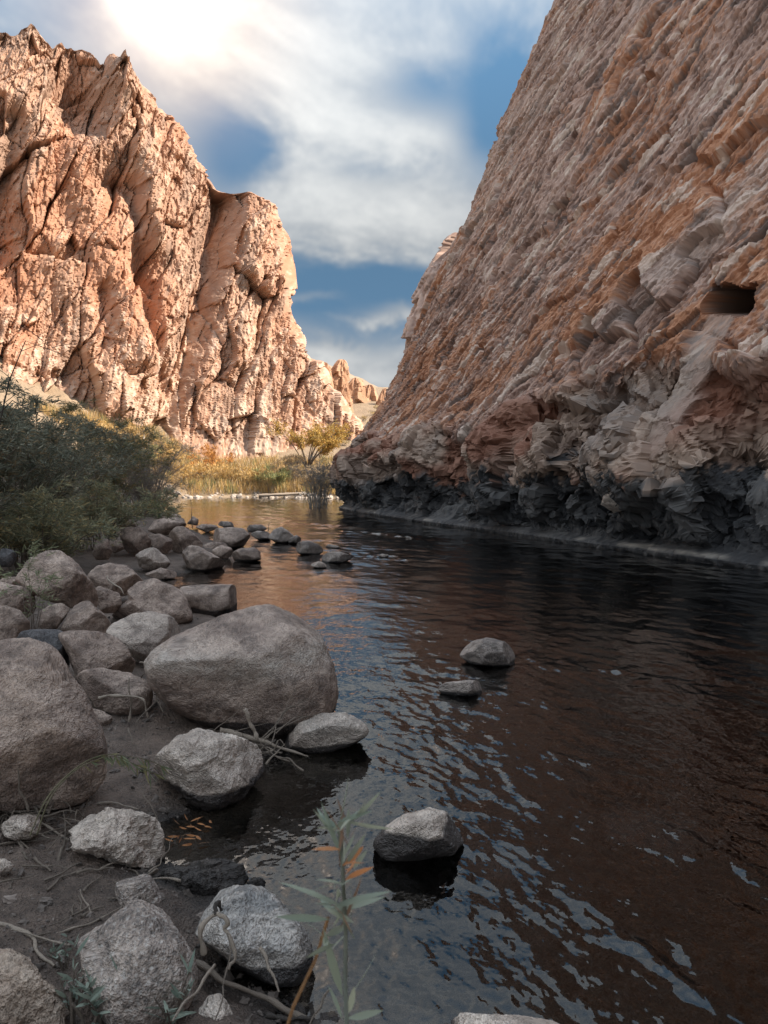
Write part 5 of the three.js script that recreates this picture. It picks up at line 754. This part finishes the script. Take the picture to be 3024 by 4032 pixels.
// shrub at the foot of the right cliff's far end
shrub('twiggy_shrub', 'greyish leafless shrub at the far tip of the right cliff', 'shrub', null, [-4.3, 0.1, -50.5], { ...BARE, seed: 814, stems: 46, radius: 1.7, height: 3.4, foot: 1.2, droop: 0.4, thick: 0.024, twigs: 24, twig: 0.8, leaves: 500, leaf: 0.2, leafW: 0.05, fuzz: 0.2, colors: [[0.22, 0.18, 0.13]] });

// ---------------------------------------------------------------- far bank
{
  const r = rng(4242);
  const YEL = [[0.48, 0.33, 0.125], [0.54, 0.39, 0.175], [0.42, 0.26, 0.095], [0.57, 0.45, 0.25]], GRN = [[0.20, 0.22, 0.10], [0.27, 0.27, 0.13], [0.14, 0.17, 0.09], [0.38, 0.32, 0.13]], ORG = [[0.44, 0.22, 0.07], [0.50, 0.27, 0.09], [0.36, 0.18, 0.07]], PAL = [[0.48, 0.38, 0.24], [0.55, 0.45, 0.31], [0.40, 0.30, 0.19]];
  const F = { far: true, foot: 1.4, droop: 0.25, thick: 0.02, twigs: 5, twig: 0.6, leaf: 0.34, leafW: 0.06, fuzz: 0.3, rise: 0.9, wood: WOOD.dead };
  const fs = (label, x, z, h, rad, colors, n = 1500, grp = null, name = 'bank_shrub') => shrub(name, label, 'shrub', grp, at(x, z), { ...F, seed: Math.floor(r() * 1e6), stems: 22, radius: rad, height: h, leaves: n, colors });
  const LY = 'golden yellow willow bush in the sunlit row on the far bank', GY = 'golden bushes on the far bank';
  for (const [x, z, h, rad] of [[-27.5, -74, 1.9, 1.9], [-24.6, -76.5, 2.2, 2.2], [-22.5, -79, 2.6, 2.3], [-19.2, -79, 2.3, 2.2], [-16.2, -80, 2.2, 2.1], [-26.5, -79, 2.3, 2.2], [-13.2, -80, 2.0, 1.9]]) fs(LY, x, z, h, rad, YEL, 1700, GY);
  fs('rust-orange bush, tallest of the golden row on the far bank', -18.6, -82.5, 3.9, 2.3, ORG, 2400);
  fs('green bush in front of the white posts on the far bank', -23.4, -75.8, 1.9, 1.5, GRN, 1400);
  fs('olive green upright bush beside the far bank tree', -10.9, -77.6, 2.6, 1.3, GRN, 1700);
  fs('straw coloured feathery bush beside the olive one', -9.6, -79.5, 3.2, 1.5, PAL, 1800);
  fs('pale dry bush under the far bank tree', -6.6, -77.5, 1.9, 1.6, PAL, 1400);
  fs('pale dry bush between the tree and the right cliff', -4.6, -75.0, 2.6, 1.7, PAL, 1500);
  // golden tree with its dark forked trunk
  const [tx, ty, tz] = at(-8.0, -80.5), tree = group('willow_tree', tx, ty, tz), tr = rng(555), limbs = [], tips = [];
  limbs.push(tube([[0, -0.3, 0], [0.05, 0.9, 0], [0.15, 1.8, 0.05]], 0.17, 0.12, 8, 7, 0.1, 3));
  for (let i = 0; i < 13; i++) { const a = tr() * 6.283, sp = 1.2 + 2.6 * tr(), h = 3.0 + 3.0 * tr(), p0 = [0.1, 1.0 + 0.8 * tr(), 0.03], p2 = [Math.cos(a) * sp + 0.5, h, Math.sin(a) * sp]; const p1 = [p2[0] * 0.45, mix(p0[1], h, 0.6), p2[2] * 0.45]; limbs.push(tube([p0, p1, p2], 0.075, 0.02, 8, 5, 0.1, i));
    for (let k = 0; k < 9; k++) { const q = [p2[0] + (tr() - 0.5) * 2.2, p2[1] + (tr() - 0.4) * 1.4, p2[2] + (tr() - 0.5) * 2.2]; const t = 0.4 + 0.6 * tr(), b = [mix(p1[0], p2[0], t), mix(p1[1], p2[1], t), mix(p1[2], p2[2], t)]; limbs.push(tube([b, [mix(b[0], q[0], 0.5), mix(b[1], q[1], 0.5) + 0.12, mix(b[2], q[2], 0.5)], q], 0.022, 0.008, 4, 4)); tips.push([b, q]); } }
  mesh('trunk', mergeGeometries(limbs), WOOD.dead, tree);
  const n = 7000, im = new THREE.InstancedMesh(LEAF_FAR, foliageMat, n); im.name = 'crown'; im.userData.kind = 'stuff'; im.castShadow = im.receiveShadow = true;
  for (let k = 0; k < n; k++) { const [b, q] = tips[Math.floor(tr() * tips.length)], t = 0.15 + 0.95 * tr(); leafMatrix(vec(mix(b[0], q[0], t) + (tr() - 0.5) * 0.6, mix(b[1], q[1], t) + (tr() - 0.5) * 0.5, mix(b[2], q[2], t) + (tr() - 0.5) * 0.6), vec(tr() - 0.5, tr() - 0.7, tr() - 0.5).normalize(), 0.24 + 0.14 * tr(), 0.075, tr() * 6); im.setMatrixAt(k, _m); const c = [[0.46, 0.29, 0.07], [0.40, 0.22, 0.06], [0.50, 0.36, 0.12], [0.33, 0.24, 0.08]][Math.floor(tr() * 4)]; im.setColorAt(k, _c.setRGB(...c)); }
  tree.add(im); tag(tree, 'golden willow tree with a dark forked trunk on the far bank', 'tree');
  // dry grass
  const gn = 30000, gg = new THREE.InstancedMesh(LEAF_FAR, foliageMat, gn); gg.name = 'dry_grass'; gg.castShadow = gg.receiveShadow = true; let made = 0;
  while (made < gn) { const x = -32 + 32 * r(), z = -70 - 22 * r(), sd = shoreDist(x, z); if (sd < 1.2) continue; const cl = fbm(x * 0.5, 3, z * 0.5, 2); if (cl < -0.15 && r() < 0.7) continue; leafMatrix(vec(x, ground(x, z, sd) - 0.05, z), vec((r() - 0.5) * 0.7, 1, (r() - 0.5) * 0.7).normalize(), 0.55 + 0.85 * r() + 0.6 * cl, 0.055, r() * 6); gg.setMatrixAt(made, _m); const c = cl > 0.12 && r() < 0.5 ? GRN[Math.floor(r() * 4)] : (r() < 0.65 ? YEL : PAL)[Math.floor(r() * 3)]; gg.setColorAt(made, _c.setRGB(...c)); made++; }
  scene.add(gg); tag(gg, 'golden dry grass covering the far bank', 'grass', null, 'stuff');
  // cobbles along the far waterline
  const cob = [0, 1, 2, 3, 4].map((k) => { const g = new THREE.IcosahedronGeometry(1, 3), p = g.attributes.position; const c = new Float32Array(p.count * 3); for (let i = 0; i < p.count; i++) { const x = p.getX(i), y = p.getY(i), z = p.getZ(i), q = 1 + 0.35 * fbm(x * 0.9 + k * 7, y * 0.9, z * 0.9, 3) + 0.14 * cells(x * 1.6 + k * 5, y * 1.6, z * 1.6, 1.2, 600); p.setXYZ(i, x * q, y * q * 0.72, z * q * 0.85); const t = 0.26 + 0.035 * k + 0.12 * noise(x * 3, y * 3, z * 3 + k); c.set([t * 1.06, t * 0.92, t * 0.80], i * 3); } g.setAttribute('color', new THREE.BufferAttribute(c, 3)); g.computeVertexNormals(); return g; });
  const cobMat = new THREE.MeshStandardMaterial({ vertexColors: true, roughness: 0.9 });
  const far = SHORE.slice(27, 33), segs = []; let tot = 0; for (let i = 0; i < far.length - 1; i++) { const l = Math.hypot(far[i + 1][0] - far[i][0], far[i + 1][1] - far[i][1]); segs.push([tot, l, far[i], far[i + 1]]); tot += l; }
  for (let k = 0; k < 150; k++) {
    const t = r() * tot * 0.93, s = segs.find(([a, l]) => t <= a + l) ?? segs[segs.length - 1], f = (t - s[0]) / s[1], off = Math.pow(r(), 1.6) * 2.2 - 0.25, x = mix(s[2][0], s[3][0], f) + (r() - 0.5) * 0.4, z = mix(s[2][1], s[3][1], f) - off, sz = 0.14 + 0.24 * r() * r();
    const o = mesh('cobble', cob[k % 5], cobMat); o.position.set(x, Math.max(-0.02, ground(x, z)) + sz * 0.15, z); o.rotation.set((r() - 0.5) * 0.6, r() * 6.28, (r() - 0.5) * 0.6); o.scale.set(sz * (1 + 0.5 * r()), sz, sz); tag(o, 'pale sunlit cobble in the band of stones along the far waterline', 'stone', 'cobbles along the far waterline');
  }
  // white posts, driftwood log
  for (const [x, z, h, l] of [[-24.9, -80.5, 2.4, 'white post standing before the foot of the far cliff, taller of two'], [-23.0, -81.5, 1.6, 'short white post beside the taller one on the far bank']]) { const [, y] = at(x, z), p = group('post', x, y, z); mesh('shaft', new THREE.CylinderGeometry(0.05, 0.055, h + 0.3, 10).translate(0, h / 2 - 0.15, 0), POSTMAT, p); mesh('cap', new THREE.SphereGeometry(0.06, 10, 6).scale(1, 0.5, 1).translate(0, h, 0), POSTMAT, p); tag(p, l, 'post'); }
  const [lx, ly, lz] = at(-9.4, -74.2), lg = mesh('driftwood_log', tube([[-2.6, 0.25, 0], [-0.8, 0.32, 0.1], [1.2, 0.42, -0.1], [2.8, 0.36, 0.1]], 0.17, 0.11, 14, 8, 0.2, 5), WOOD.pale); lg.position.set(lx, ly, lz); tag(lg, 'bleached driftwood log lying on the far bank by the cobbles', 'driftwood');
  for (let k = 0; k < 14; k++) { const x = -6.6 + (r() - 0.5) * 3.2, z = -73.2 - r() * 1.2, a = r() * 6.28, l = 0.8 + r() * 0.9, y = Math.max(0, ground(x, z)) + 0.1; const p = [vec(-Math.cos(a) * l / 2, 0.1 * r(), -Math.sin(a) * l / 2), vec(0, 0.15 + 0.2 * r(), 0), vec(Math.cos(a) * l / 2, 0.1 + 0.5 * r(), Math.sin(a) * l / 2)]; const o = mesh('driftwood_stick', tube(p, 0.045, 0.025, 6, 5), WOOD.grey); o.position.set(x, y, z); tag(o, 'bleached stick in the flood heap beside the driftwood log', 'driftwood', 'flood heap on the far bank'); }
  // low bushes dotted over the scree and the hill
  const LB = 'small tan bush dotted on the scree below the spires', GB = 'bushes on the scree';
  for (let k = 0; k < 26; k++) { const z = -92 - 38 * r(), x = -11 + 0.05 * (z + 92) + 12 * r(), o = shrub('scree_bush', LB, 'bush', GB, at(x, z), { ...F, seed: 9000 + k, stems: 7, twigs: 2, radius: 0.55, height: 0.55 + 0.4 * r(), foot: 0.5, leaves: 130, leaf: 0.25, leafW: 0.09, colors: [[0.28, 0.22, 0.11], [0.36, 0.28, 0.15]] }); }
}
// ---------------------------------------------------------------- spires, far hill, rear buttress
function spireGeo(h, w, seed) { // a leaning pinnacle of blocks
  const nu = 64, nv = 90, pos = new Float32Array(nu * nv * 3), col = new Float32Array(nu * nv * 3);
  for (let j = 0; j < nv; j++) for (let i = 0; i < nu; i++) {
    const t = j / (nv - 1), a = i / (nu - 1) * Math.PI * 2, k = j * nu + i, ca = Math.cos(a), sa = Math.sin(a), y = t * h;
    let rr = w * (1 - 0.62 * t) * Math.sqrt(Math.max(0, 1 - Math.pow(t, 7)));
    rr += w * (0.45 * cells(ca * 0.9 + seed, y * 0.22, sa * 0.9, 1.4, 301) + 0.22 * cells(ca * 2 + seed, y * 0.6, sa * 2, 1.4, 321)) * (1 - 0.5 * t); const r2 = V.r; rr += 0.12 * fbm(ca * 3, y, sa * 3 + seed, 3);
    pos[k * 3] = ca * rr + 0.10 * y; pos[k * 3 + 1] = y - 1; pos[k * 3 + 2] = sa * rr;
    const f = fbm(ca * 4 + seed, y * 0.8, sa * 4, 3); col.set(mix3([0.30, 0.165, 0.100], [0.46, 0.285, 0.185], sat(0.5 + (r2 - 0.5) * 0.7 + f)), k * 3);
  }
  for (let j = 0; j < nv; j++) for (let c = 0; c < 3; c++) { pos[(j * nu + nu - 1) * 3 + c] = pos[j * nu * 3 + c]; }
  return gridGeo(nu, nv, pos, null, col, true);
}
const cliffMat = new THREE.MeshStandardMaterial({ vertexColors: true, roughness: 0.94 });
for (const [x, z, h, w, l] of [[-7.6, -128, 8.0, 2.5, 'tallest rock spire at the right end of the sunlit cliff'], [-9.8, -127, 7.0, 1.7, 'slender rock spire between the sunlit cliff and the tallest spire'], [-5.2, -129, 4.8, 2.3, 'stubby rock spire on the river side of the tallest spire'], [-2.8, -130, 3.4, 1.9, 'lowest rock knob of the spire row on the scree'], [-0.2, -126, 3.6, 1.1, 'small rock knob on the scree beside the right cliff'], [-6.4, -119, 5.5, 1.6, 'broken rock pillar standing in front of the spire row'], [-10.2, -118, 9, 2.6, 'blocky rock pillar joining the sunlit cliff to the spires']]) {
  const o = mesh('rock_spire', spireGeo(h, w, x * 3.7), cliffMat); o.position.set(x, ground(x, z), z); tag(o, l, 'rock spire');
}
{ // bare hill beyond the bend
  const nu = 140, nv = 70, pos = new Float32Array(nu * nv * 3), col = new Float32Array(nu * nv * 3);
  for (let j = 0; j < nv; j++) for (let i = 0; i < nu; i++) {
    const x = mix(-120, 120, i / (nu - 1)), z = mix(-230, -420, j / (nv - 1)), k = j * nu + i, t = j / (nv - 1);
    const crest = interp([[-120, 78], [-40, 56], [-17, 47], [6, 36], [40, 24], [120, 12]], x);
    pos[k * 3] = x; pos[k * 3 + 1] = Math.max(2, crest * Math.sin(Math.min(1, t * 1.5) * Math.PI / 2) * (t > 0.67 ? 1 - (t - 0.67) * 1.2 : 1) + 5 * ridged(x * 0.03, 2, z * 0.02, 4) * t + 1.2 * fbm(x * 0.2, 1, z * 0.2, 3)); pos[k * 3 + 2] = z;
    const f = fbm(x * 0.16, 5, z * 0.16, 4); col.set(mix3([0.20, 0.15, 0.11], [0.33, 0.25, 0.18], sat(0.5 + 1.2 * f)), k * 3);
  }
  tag(mesh('hill', gridGeo(nu, nv, pos, null, col, false), cliffMat), 'bare tan hill beyond the bend of the river', 'hill', null, 'structure');
}
{ // buttress of the right cliff seen behind its edge
  const nu = 120, nv = 220, pos = new Float32Array(nu * nv * 3), col = new Float32Array(nu * nv * 3);
  for (let j = 0; j < nv; j++) for (let i = 0; i < nu; i++) {
    const y = mix(0, 19.6, j / (nv - 1)), a = mix(-2.4, 2.6, i / (nu - 1)), k = j * nu + i;
    const R = 3.6 * Math.sqrt(Math.max(0.001, 1 - Math.pow(Math.max(0, y - 9) / 10.8, 2.6))) * (1 + 0.02 * (10 - Math.min(10, y)));
    let d = 0.7 * cells(a * 1.3, y * 0.22, 1.5, 1.4, 501) + 0.3 * cells(a * 3.2, y * 0.6, 2.5, 1.5, 521) + 0.12 * cells(a * 9, y * 1.8, 2.5, 1.5, 541); const r = V.r; d += 0.3 * fbm(a * 2, y * 0.4, 3, 3);
    const cx = interp([[0, 5.2], [10, 5.0], [20, 6.3]], y);
    pos[k * 3] = cx - Math.cos(a) * (R + d); pos[k * 3 + 1] = y; pos[k * 3 + 2] = -57 + Math.sin(a) * (R + d) * 1.1;
    col.set(mix3([0.265, 0.175, 0.145], [0.56, 0.415, 0.350], sat(0.5 + (r - 0.5) * 0.8 + fbm(a * 6, y * 1.5, 2, 3))), k * 3);
  }
  tag(mesh('rock_buttress', gridGeo(nu, nv, pos, null, col, true), cliffMat), 'shadowed rock buttress peeping out behind the upper edge of the slab cliff', 'cliff');
}
// ---------------------------------------------------------------- foreground sprigs and weeds
{
  const r = rng(31337), c = vec(...SPRIG[0]); const P = (p) => vec(...p).sub(c);
  const g = group('willow_sprig', c.x, c.y, c.z), low = P([c.x + 0.02, 0.25, c.z - 0.10]);
  mesh('stem', tube([low, P([c.x + 0.01, 0.8, c.z - 0.03]), ...SPRIG.map(P)], 0.0042, 0.0022, 40, 6), WOOD.sage, g);
  SPRIGLEAF.forEach(([a, b, rust], i) => { const p = P(a), d = P(b).sub(p), len = d.length(); d.normalize(); leafMesh('leaf', p, d, len, len > 0.09 ? 0.0105 : 0.0085, rust ? RUST : SPRIGMAT[i % 3], g, r); });
  for (let k = 0; k < 34; k++) { const t = 0.42 + 0.55 * Math.pow(r(), 0.8), cv = P(SPRIG[Math.min(6, Math.floor(t * 7))]), d = vec(r() - 0.5, r() * 0.9 - 0.05, r() - 0.5).normalize(); cv.x += (r() - 0.5) * 0.03; cv.y += (r() - 0.5) * 0.03; leafMesh('leaf', cv, d, 0.025 + 0.045 * r(), 0.006, r() < 0.28 ? BROWNLEAF : SPRIGMAT[k % 3], g, r); }
  tag(g, 'grey-green willow sprig with a few rusty leaves rising in front of the water', 'sprig');
  const oc = vec(...ORANGE[0]), og = group('leaning_shoot', oc.x, oc.y, oc.z); const Q = (p) => vec(...p).sub(oc);
  mesh('stem', tube([Q([oc.x - 0.12, 0.3, oc.z + 0.05]), ...ORANGE.map(Q)], 0.0032, 0.0022, 20, 6), WOOD.orange, og); tag(og, 'thin orange-brown bare stem leaning beside the willow sprig', 'stem');
  // weeds rooted on the bank below the camera
  const weed = (label, x, z, h, n, mats, seed, len) => { const q = rng(seed), y = ground(x, z), w = group('weed', x, y, z); for (let s = 0; s < 5; s++) { const a = q() * 6.28, hh = h * (0.6 + 0.4 * q()), pts = [vec(0, -0.05, 0), vec(Math.cos(a) * 0.02, hh * 0.5, Math.sin(a) * 0.02), vec(Math.cos(a) * 0.06, hh, Math.sin(a) * 0.06)]; mesh('stem', tube(pts, 0.004, 0.0022, 8, 5), WOOD.dead, w); const cv = new THREE.CatmullRomCurve3(pts); for (let k = 0; k < n; k++) { const t = 0.4 + 0.6 * q(), b = q() * 6.28; leafMesh('leaf', cv.getPoint(t), vec(Math.cos(b), 0.3 + 0.9 * q(), Math.sin(b)).normalize(), len * (0.6 + 0.6 * q()), 0.012, mats[k % mats.length], w, q); } } tag(w, label, 'weed'); };
  const [w1, w2, w3, w4] = WEEDS;
  weed('leafy weed in front of the speckled pointed boulder', w1[0], w1[1], 0.20, 7, SPRIGMAT, 61, 0.075);
  weed('leafy weed between the jagged tan rock and the speckled boulder', w2[0], w2[1], 0.20, 6, SPRIGMAT, 62, 0.065);
  weed('leafy weed beside the small pale stone', w3[0], w3[1], 0.22, 5, SPRIGMAT, 63, 0.075);
  weed('tiny green weed sprouting from the mud above the jagged tan rock', w4[0], w4[1], 0.12, 4, SPRIGMAT, 64, 0.04);
  // broken stubs of old reed
  REEDS.forEach(([x, z, h]) => { const y = ground(x, z), o = mesh('reed_stub', tube([[0, -0.05, 0], [(r() - 0.5) * 0.02, h * 0.5, 0], [(r() - 0.5) * 0.05, h, (r() - 0.5) * 0.03]], 0.007, 0.005, 8, 6, 0.2, x * 9), WOOD.dead); o.position.set(x, y, z); tag(o, 'broken brown reed stub standing among the weeds in the foreground', 'reed', 'reed stubs in the foreground'); });
  // submerged stones
  for (const [x, z, s, y, l] of [[1.45, -4.15, 0.42, -0.26, 'drowned brown boulder under the water between the half wet stone and the far cliff'], [0.55, -3.8, 0.30, -0.20, 'drowned boulder against the half wet stone'], [1.0, -3.1, 0.32, -0.36, 'drowned flat stone below the half wet stone'], [2.0, -3.6, 0.40, -0.42, 'drowned stone under the rapid streaks']]) {
    const rec = { poly: [0, 1, 2, 3, 4, 5, 6, 7, 8].map((k) => { const a = k / 9 * 6.283, q = s * (0.85 + 0.3 * r()); return [Math.cos(a) * q, Math.sin(a) * q * 0.6]; }), c: [x, y, z], d: [0, 0, -1], half: s * 0.9, kind: 'darktaupe', rough: 1, wet: 0, px: 60 };
    const gg = boulderGeo(rec, Math.floor(x * 100)); gg.translate(-x, -y, -z); const o = mesh('boulder', gg, wetMat); o.position.set(x, y, z); tag(o, l, 'boulder');
  }
  // crumbs of clay and gravel over the mud
  const pg = (() => { const g = new THREE.IcosahedronGeometry(1, 1), p = g.attributes.position; for (let i = 0; i < p.count; i++) { const x = p.getX(i), y = p.getY(i), z = p.getZ(i), q = 1 + 0.9 * noise(x * 1.3, y * 1.3, z * 1.3 + 3); p.setXYZ(i, x * q, y * q * 0.7, z * q); } g.deleteAttribute('normal'); return g; })(), n = 9000, im = new THREE.InstancedMesh(pg, new THREE.MeshStandardMaterial({ color: 0xffffff, roughness: 0.9 }), n); im.name = 'mud_crumbs'; im.castShadow = im.receiveShadow = true; let k = 0;
  while (k < n) { const x = -4.5 + 4.6 * r(), z = -2.1 - 9 * r() * r(), sd = shoreDist(x, z); if (sd < 0.03) continue; const cl = noise(x * 2.5, 4, z * 2.5); if (cl < 0.0 && r() < 0.75) continue; const s = 0.003 + 0.014 * Math.pow(r(), 5) ; _q.setFromAxisAngle(vec(r() - 0.5, r() - 0.5, r() - 0.5).normalize(), r() * 6); im.setMatrixAt(k, _m.compose(vec(x, ground(x, z, sd) + s * 0.25, z), _q, _s.set(s * (1 + r()), s, s * (1 + 0.6 * r())))); const t = r() < 0.10 ? 0.14 + 0.14 * r() : 0.07 + 0.08 * r(); im.setColorAt(k, _c.setRGB(t * 1.12, t * 0.92, t * 0.80)); k++; }
  scene.add(im); tag(im, 'loose crumbs of clay and gravel strewn over the mud', 'gravel', null, 'stuff');
  // fallen leaves in the inlet
  for (let q = 0; q < 26; q++) { const x = -1.12 + 0.16 * r(), z = -4.22 + 0.30 * r(), o = mesh('fallen_leaf', LEAF, RUST); leafMatrix(vec(x, Math.max(0.008, ground(x, z) + 0.006), z), vec(r() - 0.5, 0.08, r() - 0.5).normalize(), 0.04 + 0.03 * r(), 0.013, 1.57 + (r() - 0.5) * 0.6); o.applyMatrix4(_m); tag(o, 'rust coloured fallen leaf in the drift at the edge of the inlet', 'leaf', 'fallen leaves in the inlet'); }
}
renderer.render(scene, camera);
